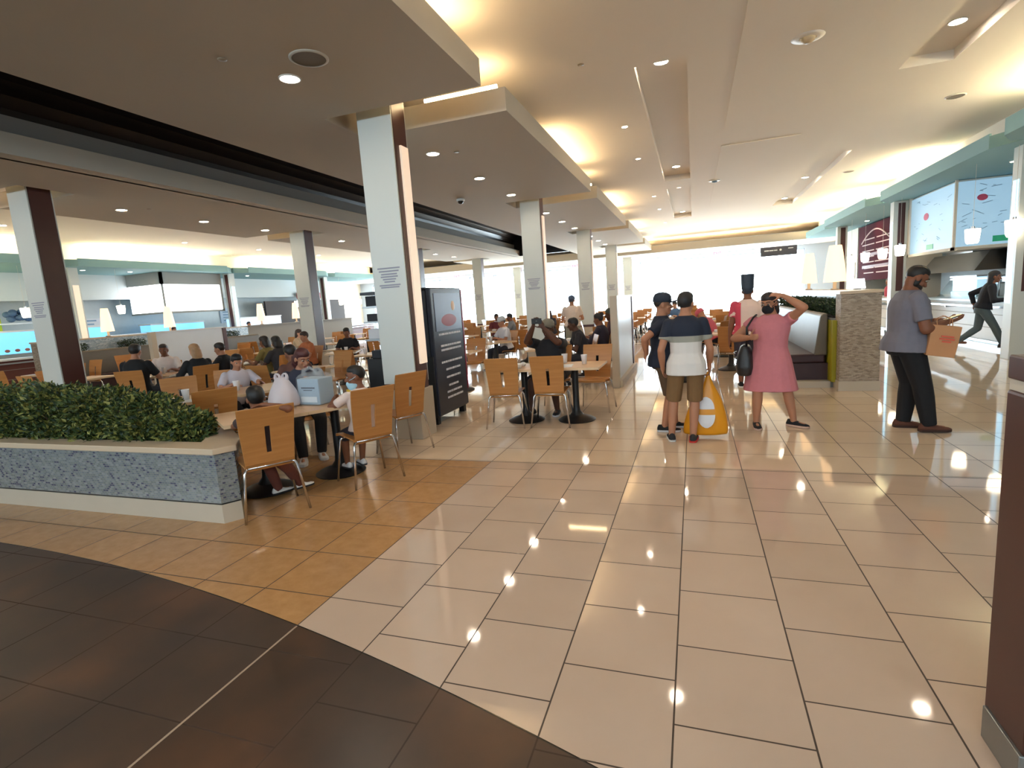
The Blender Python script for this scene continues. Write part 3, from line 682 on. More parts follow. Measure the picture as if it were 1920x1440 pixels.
# ------------------------------------------------------------------ hanging sign, exit signs
o = empty('hanging_sign', (3.82, 28.6, 3.2)); MB().box(-.78, .78, -.05, .05, -.23, .2).build('board', mat('dark grey sign', (62,62,72), .5), o, bevel=.008)
b = MB()
for x0, x1 in ((-.62, -.42), (-.4, -.22), (-.2, -.06)): b.box(x0, x1, -.056, -.05, .0, .05)
b.build('white_lettering', M_WHITE, o)
b = MB(); b.lathe([(.001, 0), (.05, 0), (.05, .006), (.001, .006)], n=16); me = b.mesh('arrow_disc'); me.transform(Matrix.Translation((.08, -.052, .03)) @ Matrix.Rotation(PI/2, 4, 'X')); link('arrow_disc', me, M_WHITE, o)
MB().box(.4, .62, -.056, -.05, .06, .1).build('white_bar', M_WHITE, o)
for x in (-.6, .6): MB().tube([(x, 0, .2), (x, 0, .47)], .01, 6).build('rod', M_GREY, o)
tag(o, 'dark grey hanging sign with white lettering before the far windows', 'sign')
M_EXIT = mat('lit red exit letters', (235,60,90), .5, emit=1.2, ecol=(255,60,90)); M_EXB = mat('exit sign face', (240,190,200), .5, emit=.5, ecol=(255,170,190))
for x, y, lab in ((1.28, 32.8, 'red EXIT sign above the wide bright window'), (-6.8, 32.8, 'red EXIT sign on the window wall between the white columns'), (-14.75, 32.8, 'red EXIT sign at the far left of the window wall')):
    o = empty('exit_sign', (x, y, 3.57)); MB().box(-.26, .26, -.05, .05, -.13, .13).build('case', M_EXB, o, bevel=.01)
    me = text_mesh('EXIT', .2, .004); me.name = 'lettering'; me.transform(Matrix.Translation((0, -.055, 0)) @ Matrix.Rotation(PI/2, 4, 'X')); link('lettering', me, M_EXIT, o)
    MB().box(-.02, .02, .05, .2, .0, .05).build('bracket', M_GREY, o); tag(o, lab, 'exit sign', 'exit signs')

# ------------------------------------------------------------------ planter with shrubs, front left
M_CAP = mat('beige solid surface', (206,184,156), .4)
pl = empty('planter', (-5.9, 3.5, 0))
def P(pts): return [(x+5.9, y-3.5) for x, y in pts]
SHAPE = [(-8.6, 3.08), (-3.60, 3.08), (-3.52, 3.20), (-3.69, 3.40), (-4.12, 3.72), (-8.6, 3.72)]
outer = P(SHAPE)
MB().prism([(x*1.0, y) for x, y in outer], 0, .155).build('stone_base', M_PLINTH, pl)
ins = lambda d: P([(-8.6, 3.08+d), (-3.60-d*.6, 3.08+d), (-3.52-d, 3.20-d*.1), (-3.69-d*.9, 3.40-d*.5), (-4.12-d*.3, 3.72-d), (-8.6, 3.72-d)])
MB().prism(ins(.006), .155, .168).build('black_trim', M_BLACK, pl)
MB().prism(ins(0), .168, .575).build('mosaic_wall', M_MOSG, pl)
co = ins(-.028); ci = P([(-8.6, 3.23), (-3.92, 3.25), (-3.92, 3.25), (-4.0, 3.36), (-4.25, 3.56), (-8.6, 3.58)])
b = MB(); n = 6
R = [[(p[0], p[1], z) for p in poly] for poly, z in ((co, .575), (co, .625), (ci, .625), (ci, .575))]
V = [[b.bm.verts.new(p) for p in r] for r in R]
for k in range(4):
    for i in range(n-1): b.bm.faces.new((V[k][i], V[k][i+1], V[(k+1) % 4][i+1], V[(k+1) % 4][i]))
bmesh.ops.remove_doubles(b.bm, verts=b.bm.verts, dist=1e-4)
b.build('stone_coping', M_CAP, pl, bevel=.006)
MB().prism(P([(-8.6, 3.2), (-3.9, 3.2), (-4.2, 3.6), (-8.6, 3.62)]), .50, .585).build('soil', mat('dark potting soil', (36,28,24), .95, noise_amt=.3, noise_scale=30), pl)
tag(pl, 'long low planter faced in blue grey mosaic with beige stone coping', 'planter')
LEAF = [mat('leaf green %d' % i, c, .55) for i, c in enumerate([(38,58,34), (54,76,40), (72,90,44), (104,112,52), (44,62,46), (142,140,72)])]
def shrub(name, x, y, z, rx, ry, h, n, seed, label, grp=None, mats=LEAF, weights=(2,4,5,5,2,4), s=(.03,.06)):
    r = random.Random(seed); o = empty(name, (x, y, z)); b = MB()
    for i in range(n):
        a = r.uniform(0, 2*PI); t = r.uniform(0, 1)**.5; zz = r.uniform(.02, 1)
        bulge = (1.0 if zz < .75 else math.sqrt(max(0, 1-((zz-.75)/.27)**2)))*(.72+.28*min(1, zz*3))
        px, py = rx*t*bulge*math.cos(a), ry*t*bulge*math.sin(a); p = Vector((px, py, h*zz*(1-.18*noise.noise(Vector((x*3+px*5, py*5, seed))))))
        d = Vector((math.cos(a)*r.uniform(.1, 1), math.sin(a)*r.uniform(.1, 1), r.uniform(-.3, .9))).normalized(); d.rotate(Quaternion((0, 0, 1), r.uniform(-1, 1)))
        L = r.uniform(*s); sd = d.cross(Vector((r.uniform(-1,1), r.uniform(-1,1), r.uniform(-1,1)))).normalized()*L*.28; nn = d.cross(sd).normalized()*L*.12
        b.mi = r.choices(range(len(mats)), weights)[0]
        b.quad(p, p+d*L*.45+sd-nn, p+d*L, p+d*L*.45-sd-nn)
    b.build('foliage', mats, o)
    b = MB()
    for k in range(7):
        a = r.uniform(0, 2*PI); q = Vector((math.cos(a)*rx*.7, math.sin(a)*ry*.7, h*.8)); b.tube([(q.x*.15, q.y*.15, 0), (q.x*.5, q.y*.5, h*.4), tuple(q)], [.008, .006, .003], 5)
    b.build('stems', mat('woody stem', (70,54,40), .8), o)
    tag(o, label, 'shrub', grp); return o
for i, x in enumerate((-4.30, -4.75, -5.3, -5.86, -6.42, -7.0, -7.6)):
    shrub('leafy_shrub', x, 3.42, .56, (.30, .40, .42, .42, .42, .42, .42)[i], (.20, .27, .30, .30, .30, .30, .30)[i], (.29, .42, .49, .53, .53, .52, .53)[i], 3300, 20+i, 'dense green shrub in the mosaic planter, %s from its right end' % ORD[i], 'shrubs in the mosaic planter')

# ------------------------------------------------------------------ right booth: stone end wall, planter wall, bench
M_LEATH = mat('grey tan leather', (98,90,78), .45, noise_amt=.12, noise_scale=5); M_MAROON = mat('dark maroon leather', (52,26,32), .45); M_LIME = mat('lime booth panel', (158,150,24), .5)
def booth(f, y0, y1, name, label):
    sg = 1 if f(1) > f(0) else -1
    o = empty(name, (f(2.25), y0, 0)); X = lambda x: sg*(x-2.25)
    def bx(x0, x1, ya, yb, z0, z1, nm, m, bev=0):
        b = MB(); xa, xb = sorted((X(x0), X(x1))); b.box(xa, xb, ya-y0, yb-y0, z0, z1); return b.build(nm, m, o, bevel=bev)
    bx(1.98, 2.50, y0, y0+.32, .0, .14, 'stone_foot', M_PLINTH); bx(1.99, 2.49, y0+.01, y0+.31, .14, 1.40, 'stone_pillar', M_MOSB)
    bx(2.30, 2.48, y0+.31, y1, 0, 1.40, 'mosaic_wall', M_MOSL)
    bx(1.97, 2.51, y0-.01, y0+.33, 1.40, 1.44, 'coping', M_CAP, .004); bx(2.28, 2.51, y0+.33, y1, 1.40, 1.44, 'wall_coping', M_CAP, .004)
    bx(1.94, 2.30, y0+.33, y1, 0, 1.05, 'planter_box', M_GREY); bx(1.96, 2.3, y0+.33, y1, 1.05, 1.07, 'soil', mat('dark potting soil'))
    bx(1.93, 1.99, y0+.20, y0+.70, .10, 1.02, 'lime_end_panel', M_LIME, .006)
    b = MB(); yy = (y0+.45-y0, y1-y0)
    b.loft([[(X(1.92), y, .48), (X(1.74), y, .48), (X(1.82), y, 1.08), (X(1.86), y, 1.12), (X(1.92), y, 1.12)] for y in yy]); b.build('backrest', M_LEATH, o, bevel=.02)
    bx(1.36, 1.90, y0+.45, y1, .36, .50, 'seat', M_MAROON, .03); bx(1.42, 1.94, y0+.45, y1, .10, .36, 'seat_front', M_MAROON); bx(1.45, 1.94, y0+.3, y1, 0, .10, 'base_plinth', M_PLINTH)
    tag(o, label, 'booth'); return o
booth(lambda x: x, 8.80, 15.6, 'booth_bench', 'booth with grey leather back, maroon seat and beige stone end pillar at right')
booth(MIR, 8.80, 15.6, 'booth_bench', 'booth divider with stone end in front of the left food counters')
for i, y in enumerate((9.5, 10.3, 11.1, 11.9, 12.8, 13.7, 14.6)):
    shrub('potted_greenery', 2.13, y, 1.06, .17, .42, .24, 900, 60+i, 'strip of dark greenery behind the right booth back, %s clump from the stone pillar' % ORD[i], 'greenery on the right booth', LEAF[:5], (6,4,1,0,5), (.03,.06))
    if i % 2 == 0: shrub('potted_greenery', MIR(2.13), y, 1.06, .17, .42, .24, 700, 80+i, 'strip of dark greenery on the left booth divider, %s clump' % ORD[i//2], 'greenery on the left booth', LEAF[:5], (6,4,1,0,5), (.03,.06))
o = empty('booth_end', (MIR(3.2), 7.0, 0)); MB().box(-1.1, 1.1, -.35, .35, 0, 1.05).build('back_panel', M_BROWN, o); MB().box(-1.12, 1.12, -.37, .37, .62, .64).build('pale_line', M_WALL, o); tag(o, 'brown panelled booth back with a pale line at far left', 'booth')
shrub('potted_greenery', MIR(3.2), 7.0, 1.05, 1.0, .3, .3, 1600, 99, 'low greenery on top of the brown booth back at far left', None, LEAF[:5], (6,4,1,0,5))
def tall_lamp(x, y, label, s=1.0):
    o = empty('table_lamp', (x, y, 1.44))
    MB().lathe([(.16*s, .14), (.145*s, .3), (.11*s, .62), (.085*s, .78), (.001, .78)], n=22).build('shade', M_SHADE, o, smooth=True, auto=.7)
    MB().lathe([(.07, 0), (.07, .02), (.03, .03), (.03, .14), (.001, .15)], n=14).build('base', M_STEEL, o, smooth=True)
    tag(o, label, 'lamp', 'tall lit lamps on the booth walls'); return o
tall_lamp(2.40, 11.1, 'tall glowing tapered lamp on the right booth wall, nearest the stone pillar', 1.15); tall_lamp(2.40, 13.4, 'tall glowing lamp further back on the right booth wall')
for i, y in enumerate((10.6, 12.5, 16.3, 18.2)): tall_lamp(-15.6, y, 'tall glowing tapered lamp on the left divider, %s from the left of the photo' % ORD[i])
b = MB(); b.box(-15.82, -15.62, 15.6, 22, 0, 1.40); b.box(-15.85, -15.5, 15.6, 22, 1.40, 1.44); struct(b.build('trim_14', M_GREY))
o = empty('tablet_stand', (2.4, 9.7, 1.44)); MB().box(-.12, .12, -.012, .012, .02, .18, Matrix.Rotation(-.5, 4, 'X')).build('screen', M_SCRWH, o); MB().box(-.05, .05, -.04, .06, 0, .02).build('foot', M_GREY, o); tag(o, 'bright tablet leaning on the right booth wall behind the man in grey', 'tablet')

# ------------------------------------------------------------------ frosted divider screens
M_FROST = mat('frosted panel', (214,222,232), .35, noise_amt=.06, noise_scale=2)
def screen(x, y0, y1, h, label, f):
    o = empty('divider_screen', (x, (y0+y1)/2, 0)); L = (y1-y0)/2
    MB().box(-.06, .06, -L, -L+.13, 0, h).build('end_post', M_PLINTH, o, bevel=.004); MB().box(-.05, .05, L-.12, L, 0, h-.03).build('end_post', M_BROWN, o, bevel=.004)
    MB().box(-.03, .03, -L+.13, L-.12, .12, h-.02).build('frosted_panel', M_FROST, o)
    MB().box(-.10, .10, -L+.1, L+.02, 0, .12).build('base_rail', M_PLINTH, o); MB().box(-.05, .05, -L+.1, L-.1, h-.03, h).build('top_rail', M_WHITE, o)
    tag(o, label, 'screen', 'frosted dividers'); return o
screen(-1.31, 9.29, 11.9, 1.6, 'frosted divider screen with stone end post standing left of the men in navy', 1)
screen(-12.0, 9.05, 11.2, 1.5, 'pale marbled divider screen among the diners at left', 1)

# ------------------------------------------------------------------ black kiosk beside the big column
k = empty('advert_kiosk', (-3.85, 6.95, 0))
MB().box(-.55, .50, -.5, .5, .10, .95).build('cabinet', M_BLACK, k, bevel=.01)
for x, y in ((-.48, -.44), (.44, -.44), (-.48, .44), (.44, .44)): MB().box(x-.04, x+.04, y-.04, y+.04, 0, .10).build('foot', M_BLACK, k)
b = MB(); b.box(.40, .46, -.5, .5, .95, 1.86); b.box(-.55, .46, .44, .5, .95, 1.86); b.box(-.55, .46, -.5, .5, 1.84, 1.88); b.build('upper_frame', mat('charcoal laminate', (38,40,48), .4), k)
for z in (1.2, 1.45, 1.66): MB().box(-.55, .40, -.48, .44, z, z+.025).build('shelf', M_STEEL, k)
MB().box(.46, .53, -.49, .49, .12, 1.87).build('poster_panel', mat('dark poster', (44,48,62), .25), k, bevel=.01)
o = MB().box(.531, .535, -.40, .44, 1.28, 1.80).build('poster_picture', mat('poster blue haze', (96,108,138), .3, noise_amt=.25, noise_scale=3), k)
MB().ell((.534, .18, 1.62), (.006, .06, .07)).build('poster_flame', mat('poster flame', (226,190,150), .5), o)
MB().ell((.534, .02, 1.42), (.004, .26, .09)).build('poster_glow', mat('poster red', (150,70,80), .5), o)
b = MB(); r = random.Random(11)
for z, y0, y1 in ((1.22, -.34, .38), (1.06, -.3, .36), (1.0, -.3, .36), (.83, -.32, .36), (.72, -.2, .3), (.61, -.2, .26), (.49, -.15, .2), (.40, -.22, .3), (.32, -.22, .3)):
    y = y0
    while y < y1-.02:
        L = min(r.uniform(.04, .12), y1-y); b.box(.5305, .534, y, y+L, z, z+.028); y += L+.012
b.build('poster_lettering', mat('white print', (214,214,220), .6), k)
MB().box(.46, .535, .49, .52, .35, 1.85).build('red_edge', mat('red edge panel', (150,28,44), .4), k)
tag(k, 'black advertising kiosk with white poster lines beside the big white column', 'kiosk')
M_STUFF = [mat('grey packet', (150,156,166), .6), mat('maroon packet', (110,48,56), .6), mat('white packet', (214,214,218), .6), mat('black packet', (34,34,40), .6)]
r = random.Random(4)
for si, z in enumerate((.95, 1.225, 1.475, 1.685)):
    for kx in range(4):
        h = r.uniform(.1, .15); w = r.uniform(.07, .1); x = -4.29+.22*kx
        o = MB().box(-w, w, -.07, .07, 0, h).build('boxed_item', r.choice(M_STUFF), bevel=.006); o.location = (x, 6.60, z+.0)
        tag(o, 'small packet on the %s shelf of the black kiosk, %s from the left' % (('lowest','second','third','top')[si], ORD[kx]), 'packet', 'packets on the kiosk shelves')

# ------------------------------------------------------------------ dark post at the right edge
o = empty('door_post', (1.03, 1.95, 0)); MB().box(-.1, .35, -.12, .12, 0, 1.22).build('post', M_BROWN, o, bevel=.01); MB().box(-.092, .35, -.11, .12, 1.22, 1.255).build('pale_band', M_WALL, o); MB().box(-.1, .35, -.12, .12, 1.255, 1.33).build('post_head', M_BROWN, o, bevel=.006); MB().box(-.112, -.09, -.12, .10, 0, .12).build('metal_corner', M_STEELS, o, bevel=.004)
tag(o, 'dark brown post with a pale band cut off by the right edge of the photo', 'post')

# ------------------------------------------------------------------ plywood chairs and square tables
M_PLY = wood_material('honey plywood', (160,104,52), (192,136,78), 1.0); M_TOP = wood_material('beige wood laminate', (196,154,112), (214,178,138), .6, .3); M_EDGE = mat('pale table edge', (214,186,150), .4)
def chair_meshes():
    # backrest with a slot: grid over (u, z), curved and leaning back
    us = [-.215, -.12, -.02, .02, .12, .215]; zs = [.40, .46, .54, .60, .68, .76, .80, .87, .92]
    b = bmesh.new(); V = {}
    def pt(u, z):
        t = (z-.40)/.52; wd = .86+.14*min(1, t*1.15); y = -.165-.02*t-.075*t*t+.10*u*u*4*.2
        if z < .45: y += .03
        return (u*wd, y, z)
    for i, u in enumerate(us):
        for j, z in enumerate(zs): V[i, j] = b.verts.new(pt(u, z))
    for i in range(len(us)-1):
        for j in range(len(zs)-1):
            if i == 2 and zs[j] >= .535 and zs[j+1] <= .765: continue
            b.faces.new((V[i, j], V[i+1, j], V[i+1, j+1], V[i, j+1]))
    bmesh.ops.recalc_face_normals(b, faces=b.faces); back = bpy.data.meshes.new('backrest'); b.to_mesh(back); b.free()
    back = evaluated(back, [('SOLIDIFY', dict(thickness=.013, offset=0)), ('BEVEL', dict(width=.003, segments=1, limit_method='ANGLE'))])
    b = MB(); prof = [(-.150, .415), (-.13, .435), (-.06, .442), (.08, .452), (.18, .456), (.215, .448), (.225, .43)]
    b.loft([[(x*(.19+.02*min(1, i/3)), y, z+.012*x*x) for x in (-1, -.6, -.2, .2, .6, 1)] for i, (y, z) in enumerate(prof)], cap=False, closed=False)
    seat = evaluated(b.mesh('seat'), [('SOLIDIFY', dict(thickness=.013, offset=0))])
    legs = []
    for sx in (-1, 1):
        for yb, yf in ((-.15, -.215), (.15, .195)):
            m = MB(); m.tube([(sx*.17, yb, .425), (sx*.185, yb+(yf-yb)*.1, .42), (sx*.2, yb+(yf-yb)*.2, .395), (sx*.25, yf, 0)], .011, 8); legs.append(m.mesh('leg', True))
    fr = MB()
    for yb in (-.15, .15): fr.tube([(-.17, yb, .425), (.17, yb, .425)], .011, 8)
    for sx in (-1, 1): fr.tube([(sx*.12, -.15, .425), (sx*.12, .15, .425)], .009, 6)
    return back, seat, legs, fr.mesh('frame', True)
CB, CS, CLG, CF = chair_meshes()
def make_chair():
    o = empty('plywood_chair')
    link('backrest', CB, M_PLY, o); link('seat', CS, M_PLY, o); link('frame', CF, M_CHROME, o)
    for l in CLG: link('leg', l, M_CHROME, o)
    return o
CHAIR = make_chair()
def joined_chair():
    b = bmesh.new()
    for i, (me, mi) in enumerate([(CB, 0), (CS, 0), (CF, 1)]+[(l, 1) for l in CLG]):
        n = len(b.faces); b.from_mesh(me); b.faces.ensure_lookup_table()
        for f in b.faces[n:]: f.material_index = mi
    me = bpy.data.meshes.new('plywood_chair'); b.to_mesh(me); b.free(); me.materials.append(M_PLY); me.materials.append(M_CHROME); return me
CHAIR_FAR = joined_chair(); _c = [True]
def chair(x, y, face, label, grp, far=False):
    """face: world heading in degrees of the sitter's view"""
    if far: o = bpy.data.objects.new('plywood_chair', CHAIR_FAR); COL.objects.link(o)
    else: o = CHAIR if _c[0] else copy_tree(CHAIR); _c[0] = False
    o.location = (x, y, 0); o.rotation_euler = (0, 0, math.radians(face-90)); tag(o, label, 'chair', grp); return o
def make_table(w, d):
    o = empty('square_table')
    MB().box(-w/2, w/2, -d/2, d/2, .718, .742).build('tabletop', M_TOP, o, bevel=.003)
    b = MB(); e = .006
    b.box(-w/2-e, w/2+e, -d/2-e, -d/2, .712, .7415); b.box(-w/2-e, w/2+e, d/2, d/2+e, .712, .7415); b.box(-w/2-e, -w/2, -d/2, d/2, .712, .7415); b.box(w/2, w/2+e, -d/2, d/2, .712, .7415); b.build('edge_band', M_EDGE, o)
    MB().lathe([(.001, .025), (.24, .0), (.25, .012), (.2, .04), (.09, .075), (.05, .13), (.042, .2), (.042, .70), (.12, .718), (.001, .718)], n=24).build('pedestal', M_BLACK, o, smooth=True, auto=.6)
    return o
TABLE = make_table(.68, .74); _t = [True]
def table(x, y, rot, label, grp):
    o = TABLE if _t[0] else copy_tree(TABLE); _t[0] = False; o.location = (x, y, 0); o.rotation_euler = (0, 0, math.radians(rot)); tag(o, label, 'table', grp); return o
# ------------------------------------------------------------------ people
SKIN = {k: mat('skin '+k, c, .55, noise_amt=.05, noise_scale=6, spec=.35) for k, c in dict(light=(206,158,132), tan=(176,124,96), brown=(128,82,60), dark=(84,54,42)).items()}
M_EYEW = mat('eye white', (176,168,160), .5); M_EYED = mat('dark iris', (28,20,16), .3); M_LIP = mat('lips', (150,84,78), .5)
def hairmat(c): return mat('hair %d %d %d' % c, c, .55, noise_amt=.3, noise_scale=40)
def cloth(c): return mat('cloth %d %d %d' % c, c, .85, noise_amt=.08, noise_scale=25, bump=.15)
def remeshed(b, name, voxel, it=4, fac=.5):
    me = b.mesh(name)
    me = evaluated(me, [('REMESH', dict(mode='VOXEL', voxel_size=voxel, use_smooth_shade=True)), ('SMOOTH', dict(factor=fac, iterations=it))])
    for p in me.polygons: p.use_smooth = True
    return me
def ik(a, c, l1, l2, pole):
    """middle joint of a two-bone limb from a to c"""
    a, c, pole = Vector(a), Vector(c), Vector(pole); d = c-a; L = min(d.length, (l1+l2)*.999); d.normalize(); c = a+d*L
    x = (l1*l1-l2*l2+L*L)/(2*L); h = math.sqrt(max(0, l1*l1-x*x)); pl = pole-d*pole.dot(d); pl.normalize()
    return a+d*x+pl*h, c
def ring(c, R, F, rx, ry, n=16, sq=2.4):
    out = []
    for i in range(n):
        t = 2*PI*i/n; cx, cy = math.cos(t), math.sin(t)
        out.append(c+R*(rx*math.copysign(abs(cx)**(2/sq), cx))+F*(ry*math.copysign(abs(cy)**(2/sq), cy)))
    return out
def person(label, x, y, face, H=1.7, skin='brown', sit=0, lean=0, head=(0, 0, 0), hands=None, feet=None, kneep=None, girth=1.0, top=(60,60,70), sleeve=.62, hem=-.02,
           bottom=('pants', (40,40,50)), shoe=((30,30,32), (220,220,220)), hair=('short', (24,18,16)), cap=None, mask=None, group=None, vox=.013, topmat=None, hip=None, hairz=0, curl=.55, palms=None, shoulder_drop=(0, 0), twist=0, bareleg=False, z0=0, elbowp=None, beard=False, name='person', maskz=0, headscale=1.0, nofeet=False, sole2=None):
    root = empty(name, (x, y, z0), math.radians(face-90)); s = H/1.7; g = girth
    X, Y, Z = Vector((1,0,0)), Vector((0,1,0)), Vector((0,0,1))
    pz = (sit+.085*s) if sit else .515*H
    P0 = Vector((0, -.02, pz)) if hip is None else Vector((hip[0], hip[1], pz))
    U = Vector((0, math.sin(lean), math.cos(lean))); Fd = Vector((0, math.cos(lean), -math.sin(lean)))
    Tq = Quaternion(U, math.radians(twist)); Rx = Tq @ X; Fx = Tq @ Fd
    trunk = [(-.075, .075, .062, 0), (-.03, .098, .074, 0), (.0, .1, .074, 0), (.06, .088, .066, .3), (.12, .09, .068, .6), (.19, .102, .07, 1), (.235, .10, .062, 1), (.258, .088, .054, 1), (.276, .062, .045, 1), (.292, .040, .037, 1), (.31, .033, .034, 1)]
    def trunk_rings(k0, k1, dr=0, extra=0):
        out = []
        for t, rx, ry, tw in trunk[k0:k1]:
            R = X.lerp(Rx, tw).normalized(); F = Fd.lerp(Fx, tw).normalized(); bl = (g if t < .25 else 1+(g-1)*.4)
            belly = (g-1)*.05*H if .0 <= t < .15 else 0
            out.append(ring(P0+U*(t*H)+F*belly*.5, R, F, rx*H*bl+dr, ry*H*bl+dr+belly*.5))
        return out
    C = lambda t: P0+U*(t*H)
    NB = C(.30)
    # head frame: head = (yaw, pitch, roll) in degrees; yaw + turns to the person's left
    Qh = Quaternion(Z, math.radians(head[0])) @ Quaternion(X, math.radians(-head[1])) @ Quaternion(Y, math.radians(head[2]))
    if lean and len(head) < 4: pass
    hs = s*headscale*(1.0 if H > 1.4 else 1.22)
    HC = NB+(U*.6+Qh @ Z*.4).normalized()*(.108*hs)+Qh @ Y*.022*hs
    hp = lambda a, b, c: HC+Qh @ Vector((a*hs, b*hs, c*hs))
    B = MB(); B.loft(trunk_rings(0, len(trunk)))
    B.cap(NB-U*.05*s, .056*s*(1+(g-1)*.5), hp(0, -.018, -.045), .053*s*(1+(g-1)*.4))
    B.ell(hp(0, -.012, .03), [v*hs for v in (.075, .093, .088)], Qh); B.ell(hp(0, .022, -.045), [v*hs for v in (.058, .064, .064)], Qh); B.ell(hp(0, .066, -.088), [v*hs for v in (.028, .022, .022)], Qh)
    B.cap(hp(0, .082, .012), .010*hs, hp(0, .104, -.024), .016*hs); B.ell(hp(0, .083, -.056), [v*hs for v in (.026, .010, .012)], Qh); B.ell(hp(0, .072, .036), [v*hs for v in (.052, .016, .012)], Qh)
    for e in (-1, 1): B.ell(hp(e*.077, -.008, -.006), [v*hs for v in (.011, .022, .032)], Qh); B.ell(hp(e*.04, .06, -.025), [v*hs for v in (.022, .02, .02)], Qh)
    # arms: index 0 = right (+X), 1 = left
    J = {}
    hands = hands or [None, None]; palms = palms or [None, None]; elbowp = elbowp or [None, None]
    for i, sg in enumerate((1, -1)):
        S = C(.244)+Rx*(sg*.101*H*(1+(g-1)*.5))-Z*shoulder_drop[i]
        ua, fa = .172*H, .152*H
        tgt = Vector(hands[i]) if hands[i] is not None else S+Vector((sg*.045*H, .03, -(ua+fa)*.985))
        pole = Vector(elbowp[i]) if elbowp[i] is not None else Vector((sg*.35, -1, -.1))
        E, Wr = ik(S, tgt, ua, fa, pole); J[i] = (S, E, Wr)
        B.ell(S, (.05*s*g, .05*s*g, .05*s*g)); B.cap(S, .05*s*g, E, .038*s*g); B.cap(E, .039*s*g, E.lerp(Wr, .35), .041*s*g); B.cap(E.lerp(Wr, .35), .041*s*g, Wr, .026*s*(1+(g-1)*.5))
        d = (Wr-E).normalized()
        if palms[i] is not None and len(palms[i]) > 3: d = Vector(palms[i][3:6]).normalized()
        nrm = Vector(palms[i][:3]) if palms[i] is not None else Vector((-sg, .15, 0))
        nrm = (nrm-d*nrm.dot(d)).normalized(); sd = d.cross(nrm)                  # sd runs across the palm
        if sd.dot(Vector((0, 1, .3))) < 0 and palms[i] is None: sd = -sd
        Q = Matrix((sd, nrm, d)).transposed().to_quaternion() if Matrix((sd, nrm, d)).determinant() > 0 else Matrix((-sd, nrm, d)).transposed().to_quaternion()
        k = s*(1 if H > 1.4 else 1.1); cl = curl[i] if isinstance(curl, (tuple, list)) else curl
        B.cap(Wr-d*.01, .025*k, Wr+d*.03*k, .026*k); B.ell(Wr+d*.052*k, (.040*k, .016*k, .048*k), Q)
        for fi, (off, ln) in enumerate(((-.030, .062), (-.010, .075), (.010, .078), (.030, .07))):
            p = Wr+d*(.092*k)+sd*off*k; dd = d.copy(); ax = d.cross(nrm)
            for sgm, q in ((.42, .0092), (.33, .0085), (.25, .0075)):
                dd = Quaternion(ax, cl*.62) @ dd; e2 = p+dd*ln*sgm*k; B.cap(p, q*k, e2, q*.93*k, n=8); p = e2
        p = Wr+d*.03*k+sd*.028*k; dd = (d*.55+sd*.75+nrm*.25).normalized()
        for sgm, q in ((.04, .0125), (.032, .0105), (.026, .009)):
            e2 = p+dd*sgm*k; B.cap(p, q*k, e2, q*.95*k, n=8); p = e2; dd = (dd+d*.35+nrm*.3*cl).normalized()
        J['hand%d' % i] = (Wr+d*.09*k+nrm*.02, d, nrm, sd)
    # legs
    feet = feet or [(.095*s, .0), (-.095*s, .0)]
    for i, sg in enumerate((1, -1)):
        Hp = P0+X*(sg*.055*H*(1+(g-1)*.6))-Z*.015*H
        f = feet[i]; ank = Vector((f[0], f[1], (f[2] if len(f) > 2 else .075*s)))
        if sit and len(feet[i]) == 2 and feet is not None: pass
        pole = Vector(kneep[i]) if kneep else Vector((sg*.12, 1, .25 if sit else 0))
        K, A = ik(Hp, ank, .236*H, .229*H, pole); toe = f[3] if len(f) > 3 else sg*-6
        J['leg%d' % i] = (Hp, K, A, toe)
        B.cap(Hp, .082*s*g, K, .055*s*(1+(g-1)*.6)); B.cap(K, .054*s*(1+(g-1)*.6), K.lerp(A, .33), .054*s*(1+(g-1)*.6)); B.cap(K.lerp(A, .33), .054*s*(1+(g-1)*.6), A, .036*s)
        td = Quaternion(Z, math.radians(toe)) @ Y
        B.cap(A-Z*.03*s-td*.02, .036*s, A-Z*.045*s+td*.12*s, .028*s)
    body = link('body', remeshed(B, 'body', min(vox, .0085) if vox < .012 else vox), SKIN[skin], root)
    # ---- clothing
    if hip is None: pass
    kind, bcol = bottom; bm_ = bcol if not isinstance(bcol, tuple) else cloth(bcol)
    D = .011*s
    if top is not None:
        Tm = topmat or cloth(top); c = MB(); hz = hem
        rings = trunk_rings(0, len(trunk)-1, D); ts = [t for t, *_ in trunk[:len(trunk)-1]]
        keep = [r for r, t in zip(rings, ts) if t > max(hz, .03)]; low = [ring(P0+U*(q*H)+Fd*(g-1)*.02*H, X, Fd, w*H*g+D*1.5, dd*H*g+D*1.5+(g-1)*.02*H) for q, w, dd in ((hz, .114, .088), (max(hz+.02, .0), .110, .084))]
        if kind == 'dress':
            low = [ring(P0+Vector((0, 0, -dz*H)), X, Y, rx*H*g+D, ry*H*g+D) for dz, rx, ry in ((.245, .148, .098), (.2, .140, .096), (.1, .122, .09), (.03, .110, .082))]
            keep = [r for r, t in zip(rings, ts) if t > .01]
        c.loft(low+keep)
        for i in (0, 1):
            S, E, Wr = J[i]; c.ell(S, (.05*s*g+D*.7,)*3)
            if sleeve > 0:
                f1 = min(sleeve, 1.0); c.cap(S, .05*s*g+D, S.lerp(E, f1), .045*s*g+D*(1.5 if sleeve <= 1 else 1), flat1=sleeve <= 1)
                if sleeve > 1: c.cap(E, .039*s*g+D, E.lerp(Wr, sleeve-1), .034*s+D*.8, flat1=True)
        link('dress' if kind == 'dress' else 'shirt', remeshed(c, 'shirt', max(vox*.8, .009), 3), Tm, root)
